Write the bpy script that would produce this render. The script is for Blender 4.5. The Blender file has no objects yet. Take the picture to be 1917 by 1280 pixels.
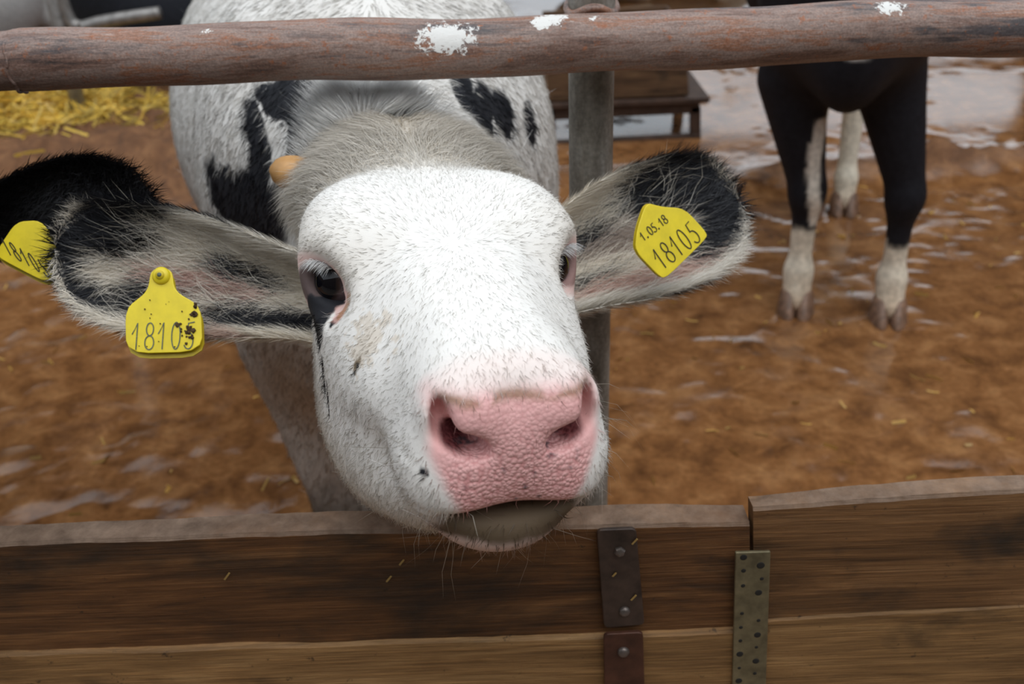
import bpy, math, random
import numpy as np
from mathutils import Vector, Matrix

# ------------------------------------------------------------------ camera, sky, exposure
scene = bpy.context.scene
C = scene.collection
F_PX, CX, CY = 1864.0, 958.5, 640.0
CAM = np.array([0.0, 0.0, 1.5])
PITCH, ROLL = math.radians(28), math.radians(2.1)
_R = np.array([1.0, 0, 0]); _U = np.array([0, math.sin(PITCH), math.cos(PITCH)]); FWD = np.array([0, math.cos(PITCH), -math.sin(PITCH)])
RIGHT = _R * math.cos(ROLL) - _U * math.sin(ROLL)
UP = _R * math.sin(ROLL) + _U * math.cos(ROLL)
cd = bpy.data.cameras.new('camera'); cam = bpy.data.objects.new('camera', cd); C.objects.link(cam)
m4 = np.eye(4); m4[:3, 0] = RIGHT; m4[:3, 1] = UP; m4[:3, 2] = -FWD; m4[:3, 3] = CAM
cam.matrix_world = Matrix(m4.tolist())
cd.sensor_fit = 'HORIZONTAL'; cd.sensor_width = 36.0; cd.lens = 36.0 * F_PX / 1917.0
cd.clip_start = 0.02; cd.clip_end = 200
cd.dof.use_dof = True; cd.dof.focus_distance = 0.80; cd.dof.aperture_fstop = 7.5
scene.camera = cam

world = bpy.data.worlds.new('overcast_sky'); scene.world = world; world.use_nodes = True
wb = world.node_tree.nodes['Background']
wb.inputs['Color'].default_value = (0.86, 0.93, 1.0, 1); wb.inputs['Strength'].default_value = 1.0
sl = bpy.data.lights.new('sun', 'SUN'); sl.energy = 1.0; sl.angle = math.radians(50); sl.color = (1.0, 0.96, 0.9)
so = bpy.data.objects.new('sun', sl); C.objects.link(so)
so.rotation_euler = Vector((-0.15, 0.36, -1.0)).to_track_quat('-Z', 'Y').to_euler()
scene.cycles.max_bounces = 10; scene.cycles.diffuse_bounces = 6; scene.cycles.transmission_bounces = 6
scene.view_settings.view_transform = 'Standard'; scene.view_settings.look = 'None'
scene.view_settings.gamma = 1.0; scene.view_settings.use_curve_mapping = False
scene.view_settings.exposure = 0.33

def P(px, py, depth):                      # a pixel of the photograph at a given depth -> world point
    return CAM + FWD * depth + RIGHT * ((px - CX) / F_PX * depth) + UP * (-(py - CY) / F_PX * depth)
def ray(px, py):
    return FWD + RIGHT * ((px - CX) / F_PX) + UP * (-(py - CY) / F_PX)
def G(px, py, z=0.0):                      # ... on a horizontal plane
    r = ray(px, py); return CAM + r * ((z - CAM[2]) / r[2])
def YP(px, py, y):                         # ... on a vertical plane parallel to the fence
    r = ray(px, py); return CAM + r * (y / r[1])

# ------------------------------------------------------------------ noise
def _hash(ix, iy, iz, seed):
    h = (ix.astype(np.int64) * 374761393 + iy.astype(np.int64) * 668265263 + iz.astype(np.int64) * 2147483647 + seed * 974711) & 0xFFFFFFFF
    h = ((h ^ (h >> 13)) * 1274126177) & 0xFFFFFFFF
    h = ((h ^ (h >> 16)) * 2246822519) & 0xFFFFFFFF
    return ((h ^ (h >> 15)) & 0xFFFFFF) / float(0xFFFFFF)
def vnoise(p, scale=1.0, seed=0):
    q = np.asarray(p, dtype=np.float64) * scale
    i = np.floor(q); f = q - i; f = f * f * (3 - 2 * f); i = i.astype(np.int64)
    out = 0
    for dx in (0, 1):
        for dy in (0, 1):
            for dz in (0, 1):
                w = (f[..., 0] if dx else 1 - f[..., 0]) * (f[..., 1] if dy else 1 - f[..., 1]) * (f[..., 2] if dz else 1 - f[..., 2])
                out = out + w * _hash(i[..., 0] + dx, i[..., 1] + dy, i[..., 2] + dz, seed)
    return out * 2 - 1
def fbm(p, scale=1.0, seed=0, oct=3):
    a, s, o = 1.0, scale, 0
    for k in range(oct):
        o = o + a * vnoise(p, s, seed + k * 17); a *= 0.5; s *= 2.03
    return o / 1.75
def sstep(a, b, x):
    t = np.clip((x - a) / (b - a), 0, 1); return t * t * (3 - 2 * t)

# ------------------------------------------------------------------ mesh helpers
def norm(v):
    v = np.asarray(v, float); return v / (np.linalg.norm(v, axis=-1, keepdims=True) + 1e-12)
def raw_mesh(name, V, faces, col=None, smooth=True, normals=None):
    """faces: (n,3) or (n,4) int array, or a list of tuples"""
    me = bpy.data.meshes.new(name)
    V = np.asarray(V, np.float32)
    if isinstance(faces, np.ndarray):
        k = faces.shape[1]
        me.vertices.add(len(V)); me.vertices.foreach_set('co', V.ravel())
        me.loops.add(faces.size); me.loops.foreach_set('vertex_index', faces.astype(np.int32).ravel())
        me.polygons.add(len(faces)); me.polygons.foreach_set('loop_start', np.arange(0, faces.size, k, dtype=np.int32))
        try: me.polygons.foreach_set('loop_total', np.full(len(faces), k, np.int32))
        except Exception: pass
        me.update(calc_edges=True)
    else:
        me.from_pydata(V.tolist(), [], [tuple(int(i) for i in f) for f in faces]); me.update()
    if col is not None:
        a = me.color_attributes.new('Col', 'FLOAT_COLOR', 'POINT')
        c4 = np.ones((len(V), 4), np.float32); c4[:, :col.shape[1]] = col
        a.data.foreach_set('color', c4.ravel())
    me.polygons.foreach_set('use_smooth', np.full(len(me.polygons), smooth))
    if normals is not None:
        me.normals_split_custom_set_from_vertices(np.asarray(normals, np.float32))
    return me
def link(name, me, mat, parent=None):
    o = bpy.data.objects.new(name, me); C.objects.link(o)
    if mat is not None: me.materials.append(mat)
    if parent is not None: o.parent = parent
    return o
def empty(name, loc=(0, 0, 0)):
    o = bpy.data.objects.new(name, None); C.objects.link(o); o.location = tuple(loc); return o
def tag(o, label=None, cat=None, group=None, kind=None):
    if label: o['label'] = label
    if cat: o['category'] = cat
    if group: o['group'] = group
    if kind: o['kind'] = kind
    return o
def local(V, parent):                      # world coordinates -> coordinates under an unrotated Empty
    return np.asarray(V) - np.array(parent.location)[None, :] if parent is not None else np.asarray(V)
def tube(path, rad, n=16, caps=True, wob=None):
    path = np.asarray(path, float); m = len(path)
    rad = np.full(m, rad) if np.isscalar(rad) else np.asarray(rad)
    T = norm(np.gradient(path, axis=0)); ref = np.array([0, 0, 1.0]) if abs(T[0, 2]) < 0.9 else np.array([1.0, 0, 0])
    V = []
    for i in range(m):
        a = norm(np.cross(T[i], ref)); b = np.cross(a, T[i])
        for j in range(n):
            t = 2 * math.pi * j / n; V.append(path[i] + (a * math.cos(t) + b * math.sin(t)) * rad[i])
    Fc = []
    for i in range(m - 1):
        for j in range(n):
            Fc.append((i * n + j, i * n + (j + 1) % n, (i + 1) * n + (j + 1) % n, (i + 1) * n + j))
    if caps:
        Fc.append(tuple(range(n))[::-1]); Fc.append(tuple(range((m - 1) * n, m * n)))
    return np.array(V), Fc
def prism(front, back):                    # two matching outlines
    n = len(front); V = list(front) + list(back)
    Fc = [tuple(range(n)), tuple(range(2 * n - 1, n - 1, -1))]
    for i in range(n):
        j = (i + 1) % n; Fc.append((i, i + n, j + n, j))
    return np.array(V), Fc
def bevel(o, w=0.003, seg=2, ang=35):
    b = o.modifiers.new('bevel', 'BEVEL'); b.width = w; b.segments = seg; b.limit_method = 'ANGLE'; b.angle_limit = math.radians(ang)
    return o
def recalc(me):
    import bmesh
    bm = bmesh.new(); bm.from_mesh(me); bmesh.ops.recalc_face_normals(bm, faces=bm.faces); bm.to_mesh(me); bm.free(); return me

def merge_into(o, V, Q, col):
    """grow a body mesh by more of the same animal (its ears), so that the body stays one mesh"""
    me = o.data; n = len(me.vertices); a = np.empty(n * 3, np.float32); me.vertices.foreach_get('co', a); a = a.reshape(-1, 3)
    q = np.empty(len(me.loops), np.int32); me.loops.foreach_get('vertex_index', q); q = q.reshape(-1, 4)
    c = np.empty(n * 4, np.float32); me.color_attributes['Col'].data.foreach_get('color', c); c = c.reshape(-1, 4)[:, :3]
    new = raw_mesh(me.name, np.vstack([a, V]), np.vstack([q, Q + n]), np.vstack([c, col]))
    if 'Muzzle' in me.attributes:
        m = np.empty(n, np.float32); me.attributes['Muzzle'].data.foreach_get('value', m)
        new.attributes.new('Muzzle', 'FLOAT', 'POINT').data.foreach_set('value', np.concatenate([m, np.zeros(len(V), np.float32)]))
    for mt in me.materials: new.materials.append(mt)
    o.data = new; bpy.data.meshes.remove(me); new.name = o.name

# ------------------------------------------------------------------ materials
class NT:
    def __init__(s, name):
        s.m = bpy.data.materials.new(name); s.m.use_nodes = True; s.t = s.m.node_tree; s.b = s.t.nodes['Principled BSDF']; s.out = s.t.nodes['Material Output']
    def n(s, typ, **kw):
        nd = s.t.nodes.new(typ)
        for k, v in kw.items():
            if k in nd.inputs: nd.inputs[k].default_value = v
            else: setattr(nd, k, v)
        return nd
    def l(s, a, b): s.t.links.new(a, b); return s
    def coords(s, scale=(1, 1, 1), kind='Object'):
        tc = s.n('ShaderNodeTexCoord'); mp = s.n('ShaderNodeMapping'); mp.inputs['Scale'].default_value = scale
        s.l(tc.outputs[kind], mp.inputs['Vector']); return mp.outputs['Vector']
    def noise(s, vec, scale, detail=4, rough=0.55, dist=0.0):
        nd = s.n('ShaderNodeTexNoise'); nd.inputs['Scale'].default_value = scale; nd.inputs['Detail'].default_value = detail
        nd.inputs['Roughness'].default_value = rough; nd.inputs['Distortion'].default_value = dist
        s.l(vec, nd.inputs['Vector']); return nd.outputs['Fac']
    def ramp(s, fac, stops, interp='LINEAR'):
        nd = s.n('ShaderNodeValToRGB'); cr = nd.color_ramp; cr.interpolation = interp
        while len(cr.elements) > 1: cr.elements.remove(cr.elements[-1])
        for i, (p, c) in enumerate(stops):
            e = cr.elements[0] if i == 0 else cr.elements.new(p)
            e.position = p; e.color = (*c, 1) if len(c) == 3 else c
        s.l(fac, nd.inputs['Fac']); return nd.outputs['Color']
    def mix(s, fac, a, b, mode='MIX'):
        nd = s.n('ShaderNodeMix', data_type='RGBA', blend_type=mode)
        for sock, v in ((nd.inputs[0], fac), (nd.inputs[6], a), (nd.inputs[7], b)):
            if hasattr(v, 'is_output'): s.l(v, sock)
            else: sock.default_value = v if isinstance(v, float) else ((*v, 1) if len(v) == 3 else v)
        return nd.outputs[2]
    def math(s, op, a, b=0.0):
        nd = s.n('ShaderNodeMath', operation=op)
        for sock, v in ((nd.inputs[0], a), (nd.inputs[1], b)):
            if hasattr(v, 'is_output'): s.l(v, sock)
            else: sock.default_value = v
        return nd.outputs[0]
    def bump(s, h, strength=0.3, dist=0.01, prev=None):
        nd = s.n('ShaderNodeBump'); nd.inputs['Strength'].default_value = strength; nd.inputs['Distance'].default_value = dist
        s.l(h, nd.inputs['Height'])
        if prev is not None: s.l(prev, nd.inputs['Normal'])
        return nd.outputs['Normal']
    def set(s, **kw):
        for k, v in kw.items():
            k = k.replace('_', ' ')
            sock = s.b.inputs[k]
            if hasattr(v, 'is_output'): s.l(v, sock)
            else: sock.default_value = (*v, 1) if isinstance(v, tuple) and len(v) == 3 else v
        return s

def mat_fur():
    s = NT('fur_strands')
    at = s.n('ShaderNodeAttribute', attribute_name='Col')
    d = s.n('ShaderNodeBsdfDiffuse'); t = s.n('ShaderNodeBsdfTranslucent'); g = s.n('ShaderNodeBsdfGlossy', Roughness=0.45)
    g.inputs['Color'].default_value = (0.6, 0.62, 0.66, 1)
    for q in (d, t): s.l(at.outputs['Color'], q.inputs['Color'])
    m1 = s.n('ShaderNodeMixShader'); m1.inputs[0].default_value = 0.28; s.l(d.outputs[0], m1.inputs[1]); s.l(t.outputs[0], m1.inputs[2])
    m2 = s.n('ShaderNodeMixShader'); m2.inputs[0].default_value = 0.05; s.l(m1.outputs[0], m2.inputs[1]); s.l(g.outputs[0], m2.inputs[2])
    s.l(m2.outputs[0], s.out.inputs['Surface']); return s.m
def mat_skin():
    s = NT('cow_hide')
    at = s.n('ShaderNodeAttribute', attribute_name='Col'); ms = s.n('ShaderNodeAttribute', attribute_name='Muzzle')
    v = s.coords()
    n1 = s.noise(v, 260, 3); 
    vo = s.n('ShaderNodeTexVoronoi', feature='SMOOTH_F1'); vo.inputs['Scale'].default_value = 340; vo.inputs['Smoothness'].default_value = 0.15
    dn = s.n('ShaderNodeTexNoise'); dn.inputs['Scale'].default_value = 60; s.l(v, dn.inputs['Vector'])
    wv = s.n('ShaderNodeMixRGB'); wv.inputs[0].default_value = 0.004; s.l(v, wv.inputs[1]); s.l(dn.outputs['Color'], wv.inputs[2]); s.l(wv.outputs[0], vo.inputs['Vector'])
    inv = s.math('SUBTRACT', 1.0, vo.outputs['Distance'])
    cob = s.math('MULTIPLY', inv, ms.outputs['Fac'])
    b1 = s.bump(n1, 0.15, 0.002); b2 = s.bump(cob, 0.6, 0.002, b1)
    crev = s.math('MULTIPLY', s.ramp(vo.outputs['Distance'], [(0.45, (0, 0, 0)), (0.8, (1, 1, 1))]), ms.outputs['Fac'])
    col = s.mix(crev, at.outputs['Color'], s.mix(0.5, at.outputs['Color'], (0.50, 0.17, 0.17)))
    rough = s.math('SUBTRACT', 0.75, s.math('MULTIPLY', ms.outputs['Fac'], 0.33))
    s.set(Base_Color=col, Roughness=rough, Normal=b2, Specular_IOR_Level=0.35)
    return s.m
def mat_simple(name, col, rough=0.5, var=0.15, scale=40, bump=0.0, metal=0.0, spec=0.5):
    s = NT(name); v = s.coords(); n = s.noise(v, scale, 4)
    dk = tuple(c * (1 - var) for c in col); lt = tuple(min(1, c * (1 + var)) for c in col)
    s.set(Base_Color=s.ramp(n, [(0.3, dk), (0.7, lt)]), Roughness=rough, Metallic=metal, Specular_IOR_Level=spec)
    if bump: s.set(Normal=s.bump(n, bump, 0.004))
    return s.m
def mat_attr(name, rough=0.7, nscale=30, bump=0.4, dist=0.01, wet=False):
    s = NT(name); at = s.n('ShaderNodeAttribute', attribute_name='Col'); v = s.coords(); n = s.noise(v, nscale, 6)
    c = s.mix(0.55, at.outputs['Color'], s.ramp(n, [(0.25, (0.35, 0.35, 0.35)), (0.75, (1.35, 1.35, 1.35))]), 'MULTIPLY')
    s.set(Base_Color=c, Roughness=rough, Normal=s.bump(n, bump, dist), Specular_IOR_Level=0.12); return s.m
def mat_wood(name, dark, mid, light, seed=0.0, stain=(0.018, 0.014, 0.010), stain_pos=0.5, top_pale_amt=0.0):
    s = NT(name); v = s.coords((1.0, 1.0, 9.0))
    mp = s.n('ShaderNodeMapping'); mp.inputs['Location'].default_value = (seed, seed * 1.7, seed * 0.6); s.l(v, mp.inputs['Vector']); v = mp.outputs['Vector']
    w = s.noise(v, 4.0, 6, 0.62, 0.9); fine = s.noise(s.coords((3, 3, 150)), 2.4, 6, 0.7, 0.25); fine2 = s.noise(s.coords((9, 9, 420)), 2.0, 3, 0.6, 0.1)
    big = s.noise(s.coords((1, 1, 1.8)), 3.6 + seed * 0.2, 5, 0.62, 0.4)
    c = s.ramp(w, [(0.30, dark), (0.5, mid), (0.70, light)])
    c = s.mix(0.75, c, s.ramp(fine, [(0.30, (0.38, 0.34, 0.30)), (0.55, (0.95, 0.92, 0.9)), (0.75, (1.45, 1.35, 1.25))]), 'MULTIPLY')
    c = s.mix(0.45, c, s.ramp(fine2, [(0.3, (0.55,) * 3), (0.7, (1.3,) * 3)]), 'MULTIPLY')
    c = s.mix(s.ramp(big, [(stain_pos - 0.05, (0, 0, 0)), (stain_pos + 0.10, (0.88, 0.88, 0.88))]), c, stain)
    sp = s.noise(s.coords(), 55, 4, 0.75)
    c = s.mix(s.ramp(sp, [(0.64, (0, 0, 0)), (0.70, (0.7, 0.7, 0.7))]), c, (0.016, 0.012, 0.008))
    geo = s.n('ShaderNodeNewGeometry'); sx_ = s.n('ShaderNodeSeparateXYZ'); s.l(geo.outputs['True Normal'], sx_.inputs[0])
    top_pale = s.math('MULTIPLY', s.ramp(sx_.outputs['Z'], [(0.35, (0, 0, 0)), (0.6, (1, 1, 1))]), s.ramp(s.noise(s.coords(), 16, 5, 0.7), [(0.3, (0.45 * top_pale_amt,) * 3), (0.65, (0.95 * top_pale_amt,) * 3)]))
    c = s.mix(top_pale, c, s.ramp(s.noise(s.coords((1, 1, 1)), 40, 5, .7), [(0.3, (0.11, 0.072, 0.05)), (0.7, (0.27, 0.19, 0.14))]))   # paler on upward-facing faces
    h = s.math('ADD', s.math('MULTIPLY', fine, 0.8), s.math('MULTIPLY', w, 0.5))
    s.set(Base_Color=c, Roughness=s.ramp(big, [(0.3, (0.66,) * 3), (0.7, (0.5,) * 3)]), Normal=s.bump(h, 0.7, 0.004), Specular_IOR_Level=0.28); return s.m
def mat_rust_pipe():
    s = NT('rusted_steel_pipe'); v = s.coords((1, 1, 1)); vs = s.coords((0.12, 1, 1))
    a = s.noise(vs, 42, 9, 0.78, 0.15); b = s.noise(v, 120, 5, 0.65); big = s.noise(vs, 24, 6, 0.7, 0.1)
    c = s.ramp(a, [(0.32, (0.050, 0.040, 0.038)), (0.43, (0.19, 0.11, 0.085)), (0.52, (0.30, 0.22, 0.19)), (0.60, (0.27, 0.115, 0.062)), (0.70, (0.42, 0.35, 0.32))])
    c = s.mix(s.ramp(big, [(0.54, (0, 0, 0)), (0.62, (0.85,) * 3)]), c, (0.055, 0.054, 0.062))
    c = s.mix(s.ramp(b, [(0.58, (0, 0, 0)), (0.68, (0.85,) * 3)]), c, (0.32, 0.11, 0.045))
    c = s.mix(0.5, c, s.ramp(s.noise(v, 420, 3, .6), [(0.35, (0.55,) * 3), (0.65, (1.35,) * 3)]), 'MULTIPLY')
    at = s.n('ShaderNodeAttribute', attribute_name='Col')           # bird droppings and flecks of old paint
    fr = s.noise(v, 130, 5, 0.75, 0.5)
    mk = s.math('MULTIPLY', at.outputs['Fac'], 1.0)
    thr = s.math('ADD', mk, s.math('MULTIPLY', s.math('SUBTRACT', fr, 0.5), 1.6))
    c = s.mix(s.ramp(thr, [(0.48, (0, 0, 0)), (0.56, (0.95,) * 3)]), c, (0.80, 0.80, 0.78))
    s.set(Base_Color=c, Roughness=s.ramp(a, [(0.3, (0.42,) * 3), (0.8, (0.62,) * 3)]), Normal=s.bump(s.math('ADD', b, a), 0.35, 0.003), Specular_IOR_Level=0.45); return s.m
def mat_post():
    s = NT('dirty_galvanised_post'); v = s.coords((1, 1, 0.35)); a = s.noise(v, 30, 6, 0.65); b = s.noise(s.coords(), 220, 3)
    c = s.ramp(a, [(0.3, (0.085, 0.072, 0.055)), (0.5, (0.22, 0.20, 0.17)), (0.7, (0.40, 0.39, 0.365))])
    c = s.mix(0.5, c, s.ramp(b, [(0.3, (0.5,) * 3), (0.7, (1.3,) * 3)]), 'MULTIPLY')
    s.set(Base_Color=c, Roughness=0.5, Metallic=0.15, Normal=s.bump(b, 0.15, 0.002)); return s.m
def mat_mud():
    s = NT('wet_brown_mud'); at = s.n('ShaderNodeAttribute', attribute_name='Col'); v = s.coords()
    n = s.noise(v, 9, 6, 0.62, 0.4); n2 = s.noise(v, 55, 5, 0.6); n3 = s.noise(v, 2.2, 4, 0.55)
    c = s.ramp(n, [(0.28, (0.085, 0.036, 0.014)), (0.5, (0.20, 0.088, 0.032)), (0.75, (0.34, 0.17, 0.07))])
    c = s.mix(0.6, c, at.outputs['Color'], 'MULTIPLY')
    c = s.mix(0.5, c, s.ramp(n2, [(0.3, (0.55,) * 3), (0.7, (1.25,) * 3)]), 'MULTIPLY')
    wet = s.math('MULTIPLY', at.outputs['Alpha'], 1.0)
    r = s.ramp(s.math('ADD', s.math('MULTIPLY', n3, 0.8), s.math('MULTIPLY', n2, 0.35)), [(0.45, (0.06,) * 3), (0.75, (0.30,) * 3)])
    dry = s.math('SUBTRACT', 1.0, wet)
    rr = s.math('ADD', s.math('MULTIPLY', r, wet), s.math('MULTIPLY', dry, 0.85))
    h = s.math('ADD', s.math('MULTIPLY', n, 0.5), s.math('MULTIPLY', n2, 0.22))
    pu = s.n('ShaderNodeAttribute', attribute_name='Puddle')
    bs = s.math('MULTIPLY', s.math('ADD', 0.17, s.math('MULTIPLY', dry, 0.6)), s.math('SUBTRACT', 1.0, s.math('MULTIPLY', pu.outputs['Fac'], 0.72)))
    rr = s.math('MULTIPLY', rr, s.math('SUBTRACT', 1.0, s.math('MULTIPLY', pu.outputs['Fac'], 0.5)))
    nb_ = s.n('ShaderNodeBump'); nb_.inputs['Distance'].default_value = 0.02; s.l(bs, nb_.inputs['Strength']); s.l(h, nb_.inputs['Height'])
    s.set(Base_Color=c, Roughness=rr, Normal=nb_.outputs['Normal'], Specular_IOR_Level=0.6); return s.m

M_FUR = mat_fur(); M_SKIN = mat_skin(); M_MUD = mat_mud(); M_RUST = mat_rust_pipe(); M_POST = mat_post()
M_TAG = None

# ------------------------------------------------------------------ implicit surfaces for animal bodies
class Field:
    """a signed distance grid on three uneven axes; shapes are blended in and the surface is taken out as one quad mesh"""
    def __init__(s, ax):
        s.ax = [np.asarray(a, np.float32) for a in ax]
        s.D = np.full([len(a) for a in s.ax], 1.0, np.float32)
    def sl(s, lo, hi, mg):
        out = []
        for k in range(3):
            a = int(np.searchsorted(s.ax[k], lo[k] - mg)); b = int(np.searchsorted(s.ax[k], hi[k] + mg))
            out.append(slice(max(a - 1, 0), min(b + 1, len(s.ax[k]))))
        return tuple(out)
    def put(s, f, lo, hi, k=0.03, op='u', sym=False, frame=None):
        """f(p) with p = (x, l, u) arrays -> distance. frame: (R, o) with p_local = R @ (p - o); lo/hi in grid axes"""
        if sym: lo = [-max(abs(lo[0]), abs(hi[0])), lo[1], lo[2]]; hi = [max(abs(lo[0]), abs(hi[0])), hi[1], hi[2]]
        sl = s.sl(lo, hi, k + 0.045)
        X = s.ax[0][sl[0]][:, None, None]; L = s.ax[1][sl[1]][None, :, None]; U = s.ax[2][sl[2]][None, None, :]
        if X.size * L.size * U.size == 0: return
        if frame is not None:
            R, o = frame; x = X - o[0]; y = L - o[1]; z = U - o[2]
            X, L, U = (R[i, 0] * x + R[i, 1] * y + R[i, 2] * z for i in range(3))
        if sym: X = np.abs(X)
        d = f(X, L, U).astype(np.float32); a = s.D[sl]
        if op == 'u':
            h = np.maximum(k - np.abs(a - d), 0) / k; s.D[sl] = np.minimum(a, d) - h * h * (k * 0.25)
        else:
            d = -d; h = np.maximum(k - np.abs(a - d), 0) / k; s.D[sl] = np.maximum(a, d) + h * h * (k * 0.25)
    def ell(s, c, r, k=0.03, op='u', sym=False, rot=None, frame=None, n=2.0):
        c = np.array(c, float); r = np.array(r, float); A = np.eye(3) if rot is None else rot
        def f(X, L, U):
            x, y, z = X - c[0], L - c[1], U - c[2]
            if rot is not None: x, y, z = (A[i, 0] * x + A[i, 1] * y + A[i, 2] * z for i in range(3))
            if n == 2.0:
                k0 = np.sqrt((x / r[0]) ** 2 + (y / r[1]) ** 2 + (z / r[2]) ** 2)
                k1 = np.sqrt((x / r[0] ** 2) ** 2 + (y / r[1] ** 2) ** 2 + (z / r[2] ** 2) ** 2) + 1e-6
                return k0 * (k0 - 1) / k1
            q = ((np.abs(x) / r[0]) ** n + (np.abs(y) / r[1]) ** n + (np.abs(z) / r[2]) ** n) ** (1.0 / n)
            return (q - 1) * r.min()
        e = r.max() if rot is not None else r
        lo, hi = c - e, c + e
        if frame is not None: lo, hi = s.box(lo, hi, frame, sym)
        s.put(f, lo, hi, k, op, sym if frame is None else False, frame) if not (sym and frame is not None) else s.put(lambda X, L, U: f(np.abs(X), L, U), lo, hi, k, op, False, frame)
    def cone(s, a, b, ra, rb, k=0.03, op='u', sym=False, frame=None):
        a = np.array(a, float); b = np.array(b, float); ba = b - a; bb = float(ba @ ba)
        def f(X, L, U):
            if sym: X = np.abs(X)
            x, y, z = X - a[0], L - a[1], U - a[2]
            t = np.clip((x * ba[0] + y * ba[1] + z * ba[2]) / bb, 0, 1)
            return np.sqrt((x - t * ba[0]) ** 2 + (y - t * ba[1]) ** 2 + (z - t * ba[2]) ** 2) - (ra + (rb - ra) * t)
        r = max(ra, rb); lo = np.minimum(a, b) - r; hi = np.maximum(a, b) + r
        if frame is not None: lo, hi = s.box(lo, hi, frame, sym)
        s.put(f, lo, hi, k, op, sym if frame is None else False, frame)
    def box(s, lo, hi, frame, sym):
        R, o = frame
        if sym: m = max(abs(lo[0]), abs(hi[0])); lo = [-m, lo[1], lo[2]]; hi = [m, hi[1], hi[2]]
        cs = np.array([[x, y, z] for x in (lo[0], hi[0]) for y in (lo[1], hi[1]) for z in (lo[2], hi[2])])
        w = cs @ R + np.array(o)[None, :]
        return w.min(0), w.max(0)
    def surface(s, smooth=1):
        D = s.D; ins = D < 0; nx, ny, nz = D.shape
        cnt = np.zeros((nx - 1, ny - 1, nz - 1), np.int8)
        for i in (0, 1):
            for j in (0, 1):
                for k in (0, 1): cnt += ins[i:nx - 1 + i, j:ny - 1 + j, k:nz - 1 + k]
        cell = np.argwhere((cnt > 0) & (cnt < 8)); n = len(cell)
        idx = np.full(cnt.shape, -1, np.int32); idx[tuple(cell.T)] = np.arange(n)
        pos = np.zeros((n, 3)); num = np.zeros(n); ci = cell.T
        for axis in range(3):
            o1, o2 = [(1, 2), (0, 2), (0, 1)][axis]
            for a in (0, 1):
                for b in (0, 1):
                    i0 = [ci[0].copy(), ci[1].copy(), ci[2].copy()]; i0[o1] += a; i0[o2] += b
                    i1 = [q.copy() for q in i0]; i1[axis] += 1
                    d0 = D[tuple(i0)]; d1 = D[tuple(i1)]; cr = (d0 < 0) != (d1 < 0)
                    t = np.where(cr, d0 / np.where(cr, d0 - d1, 1), 0)
                    p = np.stack([s.ax[q][i0[q]] for q in range(3)], 1).astype(float)
                    p[:, axis] += t * (s.ax[axis][i1[axis]] - s.ax[axis][i0[axis]])
                    pos += np.where(cr[:, None], p, 0); num += cr
        pos /= num[:, None]
        quads = []
        for axis in range(3):
            o1, o2 = [(1, 2), (2, 0), (0, 1)][axis]
            s0 = [slice(None)] * 3; s1 = [slice(None)] * 3; s0[axis] = slice(0, -1); s1[axis] = slice(1, None)
            A = ins[tuple(s0)]; B = ins[tuple(s1)]
            e = np.argwhere(A != B)
            ok = np.ones(len(e), bool)
            for q in (o1, o2): ok &= (e[:, q] > 0) & (e[:, q] < D.shape[q] - 1)
            e = e[ok]; fl = A[tuple(e.T)]
            def at(da, db):
                c = e.copy(); c[:, o1] -= da; c[:, o2] -= db; return idx[tuple(c.T)]
            q = np.stack([at(1, 1), at(0, 1), at(0, 0), at(1, 0)], 1)
            q[~fl] = q[~fl][:, ::-1]; quads.append(q)
        Q = np.concatenate(quads); Q = Q[(Q >= 0).all(1)]
        e = np.concatenate([Q[:, [0, 1]], Q[:, [1, 2]], Q[:, [2, 3]], Q[:, [3, 0]]])
        for _ in range(smooth):
            acc = np.zeros_like(pos); c = np.zeros(n)
            for k in range(3): acc[:, k] = np.bincount(e[:, 0], pos[e[:, 1], k], n) + np.bincount(e[:, 1], pos[e[:, 0], k], n)
            c = np.bincount(e[:, 0], minlength=n) + np.bincount(e[:, 1], minlength=n)
            pos = pos * 0.5 + 0.5 * acc / np.maximum(c, 1)[:, None]
        return pos, Q
def vnormals(V, Q):
    k = Q.shape[1]
    fn = np.cross(V[Q[:, 2]] - V[Q[:, 0]], V[Q[:, 3 if k == 4 else 1]] - V[Q[:, 1 if k == 4 else 0]])
    if k == 3: fn = np.cross(V[Q[:, 1]] - V[Q[:, 0]], V[Q[:, 2]] - V[Q[:, 0]])
    N = np.zeros_like(V)
    for j in range(3):
        for i in range(k): N[:, j] += np.bincount(Q[:, i], fn[:, j], len(V))
    return norm(N)
def axis(segs):
    """segs: [(from, to, step), ...] joined"""
    out = []
    for a, b, h in segs:
        n = max(1, int(round((b - a) / h))); out += list(np.linspace(a, b, n, endpoint=False))
    return np.array(out + [segs[-1][1]])

# the head's own frame: X to its left side, L from poll to muzzle, U out of the forehead
def table(Ls, vals):
    t = np.linspace(-0.36, 0.34, 701); v = np.interp(t, Ls, vals); k = np.hanning(45); k /= k.sum()
    v = np.convolve(np.pad(v, 22, mode='edge'), k, 'valid'); return lambda L: np.interp(L, t, v)
_Ls = [-.26, -.22, -.16, -.10, -.04, 0, .05, .10, .15, .19, .22, .25]
H_W = table(_Ls, [.078, .090, .099, .102, .103, .098, .083, .070, .061, .057, .057, .050])
H_TOP = table(_Ls, [-.016, .000, .010, .014, .012, .008, .002, -.003, -.010, -.018, -.028, -.040])
H_BOT = table(_Ls, [-.16, -.18, -.20, -.222, -.228, -.222, -.207, -.188, -.168, -.150, -.13, -.12])
H_UC = table(_Ls, [-.07, -.07, -.07, -.07, -.072, -.075, -.075, -.075, -.08, -.085, -.085, -.085])
EYE_N = norm([.68, .69, .25]); EYE_R = np.stack([EYE_N, norm(np.array([-.50, .80, -.30]) - EYE_N * (np.array([-.50, .80, -.30]) @ EYE_N)), [0, 0, 0]])
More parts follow.
